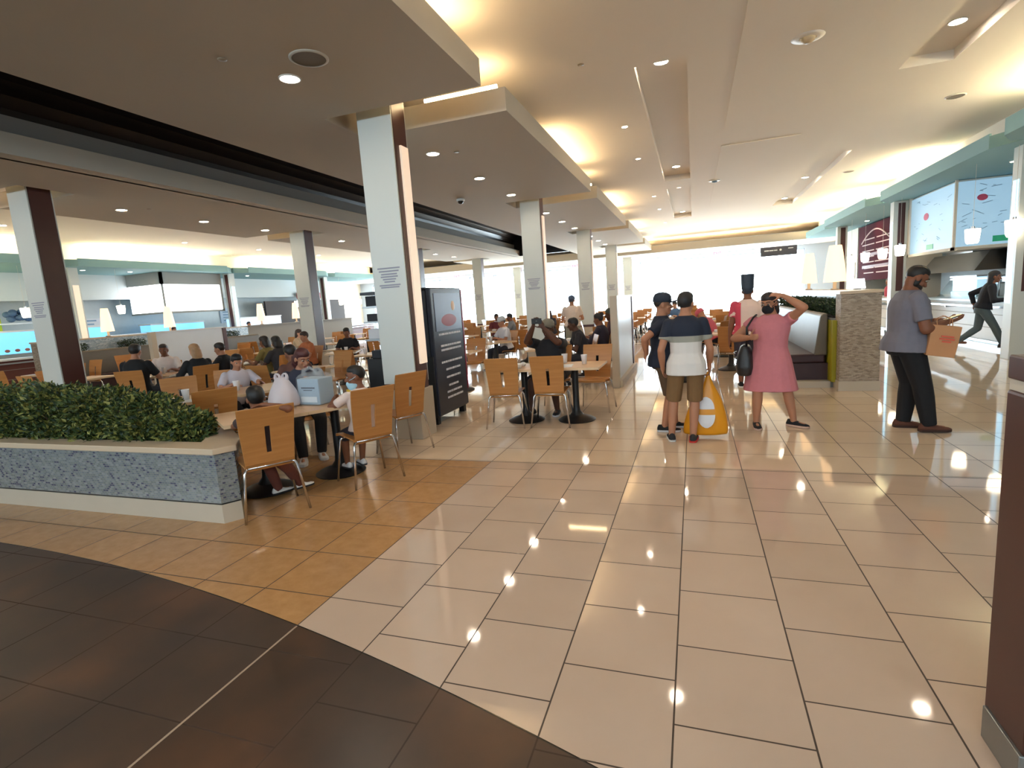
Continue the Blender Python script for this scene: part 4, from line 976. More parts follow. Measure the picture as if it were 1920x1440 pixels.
    if kind in ('pants', 'shorts', 'skirt'):
        c = MB(); rr = trunk_rings(0, 4, D*.6); c.loft(rr)
        if kind == 'skirt': c.loft([ring(P0+Z*-dz*H, X, Y, rx*H*g, ry*H*g) for dz, rx, ry in ((.24, .118, .09), (.1, .112, .086), (0, .105, .08))])
        else:
            for i in (0, 1):
                Hp, K, A, toe = J['leg%d' % i]; c.ell(Hp+Vector((0, -.02*s, .01)), (.085*s*g+D,)*3)
                if kind == 'shorts':
                    c.cap(Hp, .084*s*g+D, Hp.lerp(K, .55), .074*s*g+D*1.3); c.cap(Hp.lerp(K, .5), .075*s*g+D*1.3, Hp.lerp(K, 1.02), .068*s*g+D*1.5, flat1=True)
                else:
                    c.cap(Hp, .084*s*g+D, K, .06*s*g+D); c.cap(K, .06*s*g+D, K.lerp(A, .33), .058*s*g+D); c.cap(K.lerp(A, .33), .058*s*g+D, A-Z*.01*s, .043*s*g+D, flat1=True)
        link('shorts' if kind == 'shorts' else 'skirt' if kind == 'skirt' else 'trousers', remeshed(c, 'trousers', max(vox*.8, .009), 3), bm_, root)
    for i in (0, 1):
        if nofeet: break
        Hp, K, A, toe = J['leg%d' % i]; td = Quaternion(Z, math.radians(toe)) @ Y; sd = td.cross(Z); base = Vector((A.x, A.y, A.z-.073*s)); pitch = feet[i][4] if len(feet[i]) > 4 else 0
        if pitch: td = (Quaternion(sd, math.radians(-pitch)) @ td)
        up = sd.cross(td).normalized(); b = MB(); so = MB(); rg, rs = [], []
        for t, w, h in ((-.085, .022, .05), (-.07, .034, .085), (-.02, .039, .088), (.03, .041, .075), (.08, .045, .058), (.13, .046, .048), (.165, .036, .04), (.185, .016, .03)):
            c = base+td*t*s; rg.append([c+sd*(w*s*math.cos(a))+up*(.018*s+(h*s-.018*s)*max(0, math.sin(a))**.8) for a in [PI*k/8 for k in range(9)]])
            rs.append([c+sd*(w*1.08*s*q)+up*z for q, z in ((1, .002), (1, .024*s), (-1, .024*s), (-1, .002))])
        sh = b.loft(rg).build('shoe', cloth(shoe[0]), root, smooth=True); so.loft(rs).build('sole', cloth(shoe[1]) if not (sole2 and i == 0) else cloth(sole2), sh)
    # ---- head dressing
    style, hc = hair; hm = hairmat(hc)
    if style != 'none':
        c = MB(); kk = (.077, .090, .084) if style == 'close' else (.082, .094, .092)
        c.ell(hp(0, -.022, .036+hairz), [v*hs for v in kk], Qh); c.ell(hp(0, -.006, .074), [v*hs for v in ((.072, .081, .052) if style == 'close' else (.078, .089, .058))], Qh)
        if style in ('long', 'bob', 'big'):
            L = dict(long=.26, bob=.13, big=.10)[style]; w = .095 if style == 'big' else .078
            c.ell(hp(0, -.04, -.01), [v*hs for v in (w, .07, .1)], Qh)
            q = hp(0, -.05, -.03); c.loft([ring(q+Z*.04*hs, Qh @ X, Qh @ Y, w*hs, .055*hs), ring(q-Z*L*.5*hs-Fd*.02, X, Fd, w*1.05*hs, .05*hs), ring(q-Z*L*hs-Fd*.03, X, Fd, w*.8*hs, .035*hs)])
        if style == 'bun': c.ell(hp(0, -.09, .09), [v*hs for v in (.045, .045, .045)], Qh)
        if style == 'tall': c.loft([ring(hp(0, -.02, .04), Qh @ X, Qh @ Y, .088*hs, .1*hs), ring(hp(0, -.02, .26), Qh @ X, Qh @ Y, .098*hs, .105*hs)])
        link('hair', remeshed(c, 'hair', min(vox, .009), 2), hm, root)
    if beard:
        c = MB(); c.ell(hp(0, .027, -.068), [v*hs for v in (.062, .069, .054)], Qh); c.ell(hp(0, .072, -.085), [v*hs for v in (.036, .03, .03)], Qh)
        for e in (-1, 1): c.ell(hp(e*.064, .004, -.03), [v*hs for v in (.013, .026, .05)], Qh)
        link('beard', remeshed(c, 'beard', .007, 2), hm, root)
    if cap:
        c = MB(); o_ = MB()
        c.loft([[hp(.087*math.cos(a)*r, -.012+.107*math.sin(a)*r, z) for a in [2*PI*k/20 for k in range(20)]] for r, z in ((1.0, .035), (1.0, .07), (.93, .105), (.75, .13), (.4, .146), (.05, .15))])
        cp = c.build('cap', cloth(cap), root, smooth=True)
        br = [[hp(.074*math.cos(a), .06+.125*math.sin(a), .056-.03*abs(math.cos(a))**2+.008*math.sin(a)+dz) for a in [PI*k/12 for k in range(13)]] for dz in (0, .013)]
        o_.loft(br); o_.build('brim', cloth(cap), cp, smooth=False)
    if mask:
        c = MB(); c.ell(hp(0, .046+maskz*.3, -.048+maskz), [v*hs for v in (.064, .066, .056)], Qh); c.ell(hp(0, .072+maskz*.4, -.04+maskz), [v*hs for v in (.05, .036, .046)], Qh); c.ell(hp(0, .094+maskz*.4, -.028+maskz), [v*hs for v in (.03, .028, .034)], Qh)
        mk = link('face_mask', remeshed(c, 'face_mask', .008, 2), cloth(mask), root)
        b = MB()
        for e in (-1, 1): b.tube([hp(e*.055, .06, -.02), hp(e*.078, .02, -.005), hp(e*.086, -.012, .012)], .003*hs, 5)
        b.build('ear_loop', cloth(mask), mk)
    for e in (-1, 1):
        b = MB(); b.ell(hp(e*.031, .077, .012), [v*hs for v in (.0145, .0105, .0075)], Qh, 10, 8); ey = b.build('eye', M_EYEW, root, smooth=True)
        MB().ell(hp(e*.031, .0855, .012), [v*hs for v in (.0075, .005, .0075)], Qh, 8, 6).build('iris', M_EYED, ey, smooth=True)
    if vox < .012:
        b = MB()
        for e in (-1, 1): b.tube([hp(e*.014, .089, .036), hp(e*.034, .085, .041), hp(e*.052, .070, .034)], [.004*hs, .0045*hs, .003*hs], 6)
        b.build('eyebrows', hm, root)
        if not mask: MB().ell(hp(0, .0885, -.056), [v*hs for v in (.023, .008, .008)], Qh, 12, 8).build('lips', M_LIP, root, smooth=True)
    tag(root, label, 'person', group); root['_H'] = H
    del root['_H']
    return root, J
def loc(root, v):
    """local point of a person -> world"""
    m = Matrix.Translation(root.location) @ Matrix.Rotation(root.rotation_euler[2], 4, 'Z'); return m @ Vector(v)
# ------------------------------------------------------------------ near left table group
U0 = math.degrees(math.atan2(.82, .57)); u = Vector((math.cos(math.radians(U0)), math.sin(math.radians(U0)), 0)); n = Vector((-u.y, u.x, 0))
B1, B2 = Vector((-3.85, 3.83, 0)), Vector((-3.457, 4.405, 0))
for p, l in ((B1, 'nearer square table of the pair carrying the shopping bags at left'), (B2, 'farther square table of the pair carrying the shopping bags, beside the big column')):
    table(p.x, p.y, U0, l, None)
FN = math.degrees(math.atan2(n.y, n.x))
chair(-3.24+n.x*.215, 3.29+n.y*.215, FN, 'plywood chair with a child in it, its back to the camera beside the mosaic planter', None)
chair(-2.83+n.x*.215, 4.14+n.y*.215, FN+4, 'plywood chair seen from behind with the masked child on it, before the big column', None)
chair(-3.18, 5.22, FN+12, 'empty plywood chair half hidden at the foot of the big column', None)
chair(-4.33, 5.05, FN+180, 'plywood chair on the far side of the table with the shopping bags', None)
chair(-4.95, 4.30, 150, 'plywood chair facing away at the white topped table behind the planter', None)
# bags on that table
o = empty('plastic_bag', (-3.82, 4.14, .742)); M_BAG = mat('thin white plastic', (222,214,220), .35, alpha=.72)
def bag_mesh(w, d, h, seed, handles=True):
    r = random.Random(seed); b = MB(); rings = []; N = 26
    for t, k in ((0, .9), (.05, 1.0), (.18, 1.03), (.36, .95), (.52, .8), (.68, .6), (.82, .42), (.9, .25)):
        rings.append([(w*k*math.cos(2*PI*i/N)*(1+.1*noise.noise(Vector((i*.7, t*6, seed)))), d*k*math.sin(2*PI*i/N)*(1+.18*noise.noise(Vector((i*.9, t*5, seed+4)))), h*t) for i in range(N)])
    b.loft(rings)
    if handles:
        for sx in (-1, 1): b.tube([(sx*w*.30, 0, h*.72), (sx*w*.42, .01*sx, h*.88), (sx*w*.30, .02*sx, h*1.02), (sx*w*.08, 0, h*.97), (sx*.02, 0, h*.8)], [w*.16, w*.12, w*.08, w*.09, w*.12], 8)
    return evaluated(b.mesh('bag', True), [('SUBSURF', dict(levels=1))])
link('bag_body', bag_mesh(.16, .13, .33, 3), M_BAG, o); MB().box(-.1, .1, -.07, .07, .01, .1).build('food_box', mat('white food box', (226,216,214), .6), o); tag(o, 'knotted white plastic carrier bag on the near left table', 'bag')
o = empty('plastic_bag', (-3.56, 4.30, .742), math.radians(U0-60))
MB().box(-.135, .135, -.10, .10, .005, .26).build('blue_box', mat('pale blue carton', (150,174,192), .5), o, bevel=.008)
b = MB(); b.box(-.085, .085, -.1035, -.1, .165, .178); b.box(-.06, .05, -.1035, -.1, .145, .152); b.build('printed_line', mat('dark blue print', (40,58,78), .6), o)
MB().box(-.10, .10, -.1035, -.1, .03, .085).build('white_label', mat('white label', (214,224,230), .6), o)
b = MB(); rings = []; N = 32
for t, k in ((.003, 1.0), (.05, 1.02), (.15, 1.03), (.24, 1.02), (.275, .98), (.30, .80), (.315, .55)):
    rings.append([(.155*k*math.copysign(abs(math.cos(2*PI*i/N))**.4, math.cos(2*PI*i/N))*(1+.03*noise.noise(Vector((i*.7, t*30, 1)))), .12*k*math.copysign(abs(math.sin(2*PI*i/N))**.4, math.sin(2*PI*i/N))*(1+.05*noise.noise(Vector((i*.9, t*30, 4)))), t) for i in range(N)])
b.loft(rings)
for sx in (-1, 1): b.tube([(sx*.10, -.03, .285), (sx*.11, -.02, .335), (sx*.05, .0, .36), (sx*.0, .02, .33), (-sx*.02, .03, .29)], [.028, .022, .018, .018, .022], 8)
me = b.mesh('bag_body', True); link('bag_body', me, mat('thin white film', (226,230,234), .3, alpha=.17), o); tag(o, 'white plastic bag holding a pale blue box on the near left table', 'bag')
o = MB().lathe([(.001, 0), (.032, 0), (.042, .11), (.044, .115), (.001, .115)], n=18).build('yellow_cup', mat('yellow paper cup', (214,178,60), .5), smooth=True); o.location = (-3.24, 4.42, .742); tag(o, 'yellow paper cup in front of the masked child', 'cup')
# ------------------------------------------------------------------ middle table pair and its chairs
table(-2.19, 6.80, 90, 'left square table of the pair in front of the man taking a photo', None); table(-1.50, 6.84, 90, 'right square table of the pair in front of the man taking a photo', None)
chair(-2.35, 6.30+.20, 90+8, 'plywood chair from behind with a lit slot, left of the two before the photographing man', None)
chair(-1.76, 6.38+.20, 90+4, 'plywood chair from behind, right of the two before the photographing man', None)
chair(-1.36, 7.48, 265, 'plywood chair facing the camera at the right end of the photographing man\'s table', None)
chair(-1.95, 7.55, 270, 'plywood chair under the seated man taking a photo', None)
def paper(nm, x, y, z, a, w, d, lab, m): o = MB().box(-w/2, w/2, -d/2, d/2, 0, .004).build(nm, m); o.location = (x, y, z); o.rotation_euler = (0, 0, math.radians(a)); tag(o, lab, nm.replace('_', ' ')); return o
M_PAPER = mat('white paper', (228,232,238), .6)
paper('paper_sheet', -1.62, 6.72, .7425, 8, .24, .3, 'white paper tray liner on the right table before the photographing man', M_PAPER)
o = MB().lathe([(.001, 0), (.055, 0), (.075, .06), (.07, .06), (.052, .006), (.001, .006)], n=20).build('paper_bowl', mat('white bowl', (226,232,238), .5), smooth=True); o.location = (-2.22, 6.60, .7425); tag(o, 'white paper bowl on the table between the two chair backs', 'bowl')
o = empty('napkin_ball', (-2.2, 6.82, .75)); b = MB(); b.ell((0, 0, .02), (.04, .035, .03)); b.build('crumple', M_PAPER, o); tag(o, 'crumpled white napkin on the photographing man\'s table', 'napkin')

# ------------------------------------------------------------------ rows of tables and chairs behind
PEOPLE_XY = []
def near_obstacle(x, y, r=.75):
    for k, cy in enumerate(COLY):
        for cx in (-3.45, -9.86):
            if abs(x-cx) < .25+r*.75 and abs(y-cy-.15) < .2+r*.75: return True
    if -1.75 < x < -.85 and 8.9 < y < 12.3: return True
    if -12.45 < x < -11.55 and 8.6 < y < 11.7: return True
    if -5.2 < x < -2.8 and 5.7 < y < 8.1: return True
    return False
ROWS = [(-13.9, 8.0, 8, 'row along the left divider'), (-10.9, 6.95, 9, 'row left of the brown columns'), (-8.55, 6.9, 9, 'row right of the brown columns'), (-6.35, 7.3, 9, 'middle row between the column lines'), (-4.35, 9.2, 8, 'row left of the big white columns'), (-2.15, 8.85, 8, 'row right of the big white columns'), (-.15, 9.9, 8, 'row behind the two in navy'), (.75, 11.4, 5, 'row beside the right booth')]
TAB = []
DINERS = []
def clash(x, y, rt, rp, i_self=None):
    for tx, ty in TAB:
        if i_self and abs(tx-i_self[0]) < .01 and abs(ty-i_self[1]) < .01: continue
        if math.hypot(x-tx, y-ty) < rt: return True
    return any(math.hypot(x-px, y-py) < rp for px, py in DINERS)
for _x, _y, _f, _l in ((-8.95, 6.42, 118, 'person in a black tee seen from behind at a table left of the marbled divider'), (-9.75, 7.62, -50, 'person in a white shirt facing the camera behind the one in the black tee'), (-8.0, 6.82, 165, 'blond person in a black jacket turned left in front of the marbled divider'), (-8.3, 7.65, 200, 'short dark haired person in black behind the blond one'), (-5.95, 5.62, -25, 'girl with long black hair and pale grey top seated behind the white topped table'), (-8.3, 8.75, 190, 'person with big dark hair and a mustard top among the diners at left'), (-7.65, 8.35, 170, 'person with big black hair and dark jacket right of the one in mustard'), (-8.5, 10.2, 250, 'person in orange brown top seated further back among the diners at left'), (-5.05, 5.85, 160, 'dark haired person in brown hunched between the bags and the cream column'), (-8.05, 11.1, -65, 'person in black facing the camera at a table beyond the cream and brown column'), (-1.95, 9.75, 200, 'dark clothed person eating left of the frosted screen'), (-1.75, 10.75, 170, 'person with a bun and dark jacket just left of the frosted screen'), (-1.62, 11.55, 185, 'tall dark figure in maroon close behind the stone post of the frosted screen'), (-6.3, 16.9, -60, 'person in a dark red jacket by the far left window'), (-5.5, 16.2, 200, 'person in a grey shirt beside the one in dark red by the windows'), (-3.9, 12.1, 230, 'person in a pale cap and white shirt behind the photographing man'), (.42, 12.4, 150, 'person in a rose red hooded top bending over a table behind the men in navy'), (-4.6, 17.6, 250, 'person in a dark shirt with long braids seated at the far tables'), (-.6, 19.5, 240, 'person in a blue shirt far back near the windows'), (-10.7, 12.4, 20, 'person in a beige top in the back left rows')):
    DINERS.append((_x, _y)); _a = math.radians(_f); tx, ty = _x+.72*math.cos(_a), _y+.72*math.sin(_a)
    if near_obstacle(tx, ty, .68) or any(math.hypot(tx-q[0], ty-q[1]) < .85 for q in TAB) or any(math.hypot(tx-q[0], ty-q[1]) < .55 for q in DINERS): continue
    table(tx, ty, _f-90, 'square table before the '+' '.join(_l.split()[:9]), None); TAB.append((tx, ty))
DINERS += [(-4.4, 5.1), (-1.97, 7.5), (-3.15, 14.4), (.8, 9.25), (-5.95, 5.62), (-6.35, 5.1)]; TAB += [(-5.65, 4.62), (-2.19, 6.8), (-1.5, 6.84)]
rr = random.Random(12)
for x, y0, nrow, rname in ROWS:
    for i in range(nrow):
        y = y0+i*2.35+rr.uniform(-.12, .12); xx = x+rr.uniform(-.1, .1)
        if near_obstacle(xx, y) or y > 28 or clash(xx, y, .98, .62): continue
        far = math.hypot(xx, y) > 13
        table(xx, y, rr.uniform(-4, 4), 'square table, %s in the %s' % (ORD[i], rname), 'tables in the '+rname); TAB.append((xx, y))
        for ang, side in ((0, 'right'), (90, 'far'), (180, 'left'), (270, 'near')):
            if rr.random() < (.95 if side in ('near', 'far') else .22):
                a = math.radians(ang); px, py = xx+.72*math.cos(a)+rr.uniform(-.06, .06), y+.74*math.sin(a)+rr.uniform(-.04, .06)
                if px > 1.05 or near_obstacle(px, py, .3) or clash(px, py, .66, .62, i_self=(xx, y)): continue
                chair(px, py, ang+180+rr.uniform(-12, 12), 'plywood chair, %s side of the %s table, %s' % (side, ORD[i], rname), 'chairs in the '+rname, far)
table(-5.65, 4.62, 60, 'square table with a bright sheet on it just behind the planter', None); paper('paper_sheet', -5.5, 4.45, .7425, 40, .34, .26, 'bright white sheet on the table just behind the planter', M_PAPER)
chair(-6.35, 5.1, -35, 'plywood chair with its back to the camera behind the planter, left of the bright sheet', None)
chair(-6.3, 5.75, -60, 'plywood chair under the girl in pale grey', None)
# bits of tableware on the tables that can be seen
rr = random.Random(31)
M_CUPW = mat('white cup', (232,234,238), .5)
for k, (x, y) in enumerate(TAB):
    if x < -12 or y > 20: continue
    for q in range(rr.randint(1, 2)):
        px, py = x+rr.uniform(-.22, .22), y+rr.uniform(-.22, .22); where = 'the table %s' % ('at %.0f' % k)
        if rr.random() < .5:
            o = MB().lathe([(.001, 0), (.03, 0), (.042, .12), (.044, .125), (.001, .125)], n=14).build('paper_cup', M_CUPW, smooth=True); lab, cat, gg = 'white paper cup standing on one of the square tables among the diners', 'cup', 'paper cups among the diners'
        else:
            o = MB().box(-.1, .1, -.08, .08, 0, .05).build('food_tray', mat('white food tray', (226,226,230), .5), bevel=.01); lab, cat, gg = 'white food box lying on one of the square tables among the diners', 'box', 'food boxes among the diners'
        o.location = (px, py, .7425); tag(o, lab, cat, gg)

# ------------------------------------------------------------------ people: the five standing in front
NAVY = (26,34,52)
p1, J1 = person('person in navy polo, cap and brown shorts, in profile, one hand behind the back', -.34, 6.36, 8, H=1.66, skin='tan', girth=1.05, vox=.0085, top=NAVY, bottom=('shorts', (92,70,50)), shoe=((22,22,24), (200,200,204)),
    feet=[(.10, -.02), (-.09, .12)], hands=[(.12, -.20, .92), (-.27, .05, .84)], palms=[(0, 1, -.2, -.9, -.2, -.3), None], elbowp=[(.9, -.8, 0), None], hair=('close', (40,32,28)), cap=(44,52,66), head=(0, 4, 0), hem=-.055)
band = band_material('colour block tee', [(0, (216,212,208)), (1.075, (150,150,140)), (1.135, (26,34,52))])
p2, J2 = person('person from behind in navy and white block tee and khaki shorts, holding the yellow bag', -.09, 5.86, 92, H=1.67, skin='tan', girth=1.0, vox=.0085, top=NAVY, topmat=band, bottom=('shorts', (122,92,58)), shoe=((40,38,40), (206,204,200)), sole2=(196,50,44),
    feet=[(.06, .0), (-.16, .03)], hands=[(.24, .17, .80), (-.24, .06, .80)], palms=[(-1, 0, 0, .05, .1, -1), None], curl=(1.25, .5), hair=('short', (34,32,34)), head=(-22, 2, 0), hem=-.075)
p3, J3 = person('person in knee length pink dress with black face mask, one hand raised to the forehead', .80, 6.55, -98, H=1.585, skin='tan', girth=1.18, vox=.0085, top=(196,120,128), bottom=('dress', (196,120,128)), shoe=((24,24,28), (206,170,150)),
    feet=[(.14, .05, .07, 10), (-.24, -.06, .07, 62)], hands=[(.20, .16, 1.04), (-.125, .105, 1.475)], palms=[(-.6, -.5, 0, -.3, .8, .1), (.1, -.6, -.7, .9, -.15, .22)], elbowp=[(.9, -.6, -.3), (-1, .5, -.35)], curl=(.7, .45), sleeve=.35, hair=('bob', (40,32,34)), mask=(26,26,32), headscale=1.07, head=(-24, 12, 4))
p4, J4 = person('heavy bearded person in grey tee and black trousers looking down at a phone', 2.08, 6.50, 2, H=1.80, skin='brown', girth=1.24, vox=.0085, top=(112,112,124), bottom=('pants', (16,16,20)), shoe=((92,54,40), (60,38,30)),
    feet=[(.13, .17, .076, 3), (-.10, .02, .076, -5)], lean=.04, beard=True, hands=[(.12, .275, 1.12), (-.11, .27, 1.12)], palms=[(-.2, -.2, 1, -.25, .9, .1), (.2, -.2, 1, .25, .9, .1)], elbowp=[(.6, -.5, -1), (-.6, -.5, -1)], hair=('close', (20,16,15)), head=(0, 34, 0), hem=-.05, sleeve=.72)
ph = empty('mobile_phone', loc(p4, (0.0, .375, 1.155)), p4.rotation_euler[2]); MB().box(-.038, .038, -.075, .075, -.004, .004, Matrix.Rotation(.35, 4, 'X')).build('case', M_BLACK, ph); MB().box(-.034, .034, -.07, .07, .004, .0055, Matrix.Rotation(.35, 4, 'X')).build('screen', mat('phone glass', (60,70,84), .1), ph); tag(ph, 'phone held in both hands by the bearded person in grey', 'phone')
# yellow shopping bag
M_YEL = mat('yellow plastic film', (226,150,22), .4)
hw = loc(p2, J2['hand0'][0]); yb = empty('shopping_bag', (hw.x, hw.y, 0), math.radians(4))
zt = hw.z; N = 28; b = MB(); rings = []
for z, w, d, dx in ((.035, .225, .085, -.03), (.05, .24, .10, -.03), (.18, .225, .105, -.03), (.30, .195, .09, -.022), (.42, .15, .07, -.012), (.52, .10, .05, -.004), (zt-.13, .05, .032, .006), (zt-.03, .022, .02, 0), (zt+.02, .018, .018, 0)):
    rings.append([(dx+w*math.cos(2*PI*i/N)*(1+.06*noise.noise(Vector((i*.8, z*9, 2)))), d*math.sin(2*PI*i/N)*(1+.2*noise.noise(Vector((i*1.1, z*8, 5)))), z) for i in range(N)])
b.loft(rings); me = evaluated(b.mesh('bag_body', True), [('SUBSURF', dict(levels=1))]); bb = link('bag_body', me, M_YEL, yb)
def on_bag(z, a):
    for r0, r1 in zip(rings, rings[1:]):
        if r0[0][2] <= z <= r1[0][2]:
            t = (z-r0[0][2])/(r1[0][2]-r0[0][2]); w = r0[0][0]*(1-t)+r1[0][0]*t
            d = abs(r0[21][1])*(1-t)+abs(r1[21][1])*t; xx = max(-.999, min(.999, a/max(w, .01))); return (a, -d*math.sqrt(1-xx*xx)-.014, z)
def patch(z0, z1, half, nm):
    b = MB(); G = []
    for i in range(9):
        z = z0+(z1-z0)*i/8; t = (i/8)*2-1; hwid = half(i/8); G.append([on_bag(z, -.03+hwid*k/6) for k in range(-6, 7)])
    b.loft(G, cap=False, closed=False); b.build(nm, mat('white bag print', (222,222,226), .5), yb, smooth=True)
patch(.33, .46, lambda t: .085*math.sqrt(max(.02, 1-t*t)), 'upper_half_disc'); patch(.13, .27, lambda t: .09*math.sqrt(max(.02, 1-(1-t)**2)), 'lower_half_disc')
tag(yb, 'yellow plastic shopping bag with a split white disc print, hanging beside the bare legs', 'bag')
# brown paper bag hanging from the forearm of the bearded person
q = empty('paper_bag', (2.26, 6.27, .80), math.radians(-6)); M_KRAFT = mat('brown kraft paper', (186,134,92), .75, noise_amt=.06, noise_scale=12)
b = MB(); b.loft([[(x*w, y*d, z) for x, y in ((-1,-1), (1,-1), (1,1), (-1,1))] for z, w, d in ((0, .115, .065), (.14, .116, .068), (.30, .12, .05))], cap=True); me = b.mesh('bag_body'); me.transform(Matrix.Rotation(math.radians(9), 4, 'Y')); link('bag_body', me, M_KRAFT, q, bevel=.004)
b = MB(); rr = random.Random(3)
for zz, ww in ((.19, .05), (.165, .06), (.14, .035)): b.box(-ww+.02, ww+.02, -.0745, -.070, zz, zz+.014)
me = b.mesh('red_lettering'); me.transform(Matrix.Rotation(math.radians(9), 4, 'Y')); link('red_lettering', me, mat('red print', (206,84,60), .6), q)
b = MB()
for yy in (-.05, .05): b.tube([(-.03, yy, .30), (-.03, yy*.6, .36), (.03, yy*.6, .39), (.09, yy*.6, .355), (.09, yy, .29)], .004, 6)
b.build('twisted_handle', M_KRAFT, q); tag(q, 'brown paper bag with faint red print hanging from the bearded person\'s arm', 'bag')
# black bag of the person in pink
q = empty('shoulder_bag', loc(p3, (.26, -.02, .80)), p3.rotation_euler[2]); M_HB = mat('black quilted bag', (34,32,34), .45, noise_amt=.4, noise_scale=14, bump=.6)
b = MB(); b.loft([ring(Vector((0, 0, z)), Vector((1, 0, 0)), Vector((0, 1, 0)), a, c, 20, 3.2) for z, a, c in ((-.20, .05, .14), (-.185, .085, .17), (-.1, .10, .185), (.03, .085, .165), (.13, .05, .14), (.15, .02, .12))]); link('bag_body', remeshed(b, 'bag_body', .012, 3), M_HB, q)
b = MB(); S = J3[0][0]; l = lambda v: Vector(v)-Vector((.26, -.02, .80))
b.tube([l((.24, .09, .93)), l((.235, .13, 1.15)), l(S+Vector((.0, .075, .05))), l(S+Vector((-.03, .0, .075))), l(S+Vector((.0, -.085, .03))), l((.24, -.12, 1.1)), l((.25, -.1, .93))], .011, 8); b.build('strap', M_BLACK, q, smooth=True)
b = MB()
for k in range(3): b.tube([(.10, -.12, .06-.07*k), (.122, 0, .06-.07*k), (.10, .12, .06-.07*k)], .005, 5)
b.build('pocket_seam', M_STEELS, q); tag(q, 'black quilted shoulder bag hanging at the side of the pink dress', 'bag')
# walking person far right
p5, J5 = person('person with long dark hair striding past the white counter in black top and grey jeans', 5.5, 13.25, -15, H=1.68, skin='brown', girth=.98, vox=.010, top=(24,26,34), bottom=('pants', (84,100,106)), shoe=((70,56,52), (120,104,96)), lean=.22,
    feet=[(.09, .34, .075, 0), (-.09, -.36, .20, 0, -50)], hands=[(.22, .34, 1.02), (-.24, -.12, .90)], sleeve=1.8, hair=('long', (26,22,24)), head=(0, 6, 0), hem=-.01)
# ------------------------------------------------------------------ seated in front
p6, J6 = person('seated person in black tee and grey cap holding a phone up to take a photo', -1.97, 7.50, 262, H=1.78, skin='dark', sit=.46, girth=1.2, vox=.0085, top=(22,22,28), bottom=('shorts', (24,24,30)), shoe=((30,30,34), (190,190,194)), lean=.16,
    feet=[(.17, .45, .075, -8), (-.16, .30, .075, 12)], hands=[(.075, .44, 1.25), (-.09, .46, 1.23)], palms=[(-.6, -.5, .2, -.35, .2, .8), (.6, -.5, .2, .35, .2, .8)], elbowp=[(.8, -.2, -1), (-.8, -.2, -1)], curl=.9, sleeve=.75, hair=('close', (22,18,17)), cap=(124,120,108), head=(6, 2, 0))
ph = empty('mobile_phone', loc(p6, (-.01, .50, 1.33)), p6.rotation_euler[2]); MB().box(-.075, .075, -.005, .005, -.038, .038).build('case', M_BLACK, ph, bevel=.003); MB().lathe([(.001, 0), (.012, 0), (.012, .004), (.001, .004)], n=12).build('lens', M_STEELS, ph); tag(ph, 'phone held up in both hands by the seated person in the grey cap', 'phone')
p7, J7 = person('child with lowered pale blue face mask sitting at the table with the shopping bags', -3.03, 4.27, FN+4, H=1.28, skin='brown', sit=.46, vox=.0085, top=(226,206,196), bottom=('shorts', (40,40,54)), shoe=((220,220,222), (40,40,44)), lean=.06,
    feet=[(.08, .30, .12), (-.08, .30, .12)], hands=[(.14, .30, .76), (-.16, .28, .77)], hair=('close', (20,16,15)), head=(62, 6, 0), mask=(168,206,222), maskz=-.035)
p8, J8 = person('child with short black hair on the chair beside the planter, arm over the chair back', -3.42, 3.42, FN-28, H=1.22, skin='brown', sit=.44, vox=.0085, top=(60,48,50), bottom=('pants', (112,62,52)), shoe=((228,226,222), (30,30,32)), lean=-.05,
    feet=[(.14, .40, .075, -50), (-.04, .34, .075, -50)], hands=[(.10, -.18, .93), (-.16, .26, .76)], palms=[(0, -.3, -1, -.9, .1, -.1), None], elbowp=[(1, -.4, .2), None], hair=('short', (20,17,17)), head=(30, 6, 0))
p9, J9 = person('person with long maroon hair and navy top leaning over the table behind the shopping bags', -4.36, 5.07, FN+180-14, H=1.68, skin='tan', sit=.46, vox=.0095, top=(44,46,62), bottom=('pants', (26,26,30)), shoe=((200,200,202), (220,220,220)), lean=.24,
    feet=[(.10, .50, .075), (-.10, .36, .075)], hands=[(.22, .42, .80), (-.10, .42, .86)], palms=[(0, 0, -1, -.3, .9, 0), (1, 0, -.3, .4, .5, .6)], hair=('big', (78,38,38)), head=(25, 22, 0), sleeve=.9)
# ------------------------------------------------------------------ diners further back
def diner(label, x, y, face, top, hair, skin='brown', lean=.12, head=(0, 10, 0), H=1.7, sleeve=.7, vox=.015, chair_lab=None, bottom=('pants', (40,42,52)), **k):
    s = H/1.7
    if chair_lab: chair(x+.0, y+.0, face, chair_lab, None)
    return person(label, x, y, face, H=H, skin=skin, sit=.46, lean=lean, top=top, hair=hair, head=head, sleeve=sleeve, vox=vox, bottom=bottom, feet=[(.11, .42, .075), (-.11, .36, .075)], hands=k.pop('hands', [(.16, .40*s, .80), (-.16, .38*s, .80)]), palms=[(0, 0, -1, -.35, .9, 0), (0, 0, -1, .35, .9, 0)], **k)
diner('person in a black tee seen from behind at a table left of the marbled divider', -8.95, 6.42, 118, (20,22,26), ('short', (30,26,26)), 'tan', chair_lab='plywood chair under the person in the black tee behind the planter', H=1.84)
diner('person in a white shirt facing the camera behind the one in the black tee', -9.75, 7.62, -50, (222,206,198), ('close', (40,28,24)), 'brown', chair_lab='plywood chair under the person in the white shirt behind the planter')
diner('blond person in a black jacket turned left in front of the marbled divider', -8.0, 6.82, 165, (22,24,28), ('bob', (170,132,96)), 'light', sleeve=1.7, lean=.1, chair_lab='plywood chair under the blond person in black')
diner('short dark haired person in black behind the blond one', -8.3, 7.65, 200, (28,26,30), ('short', (34,26,24)), 'tan', H=1.62, chair_lab='plywood chair behind the blond person in black')
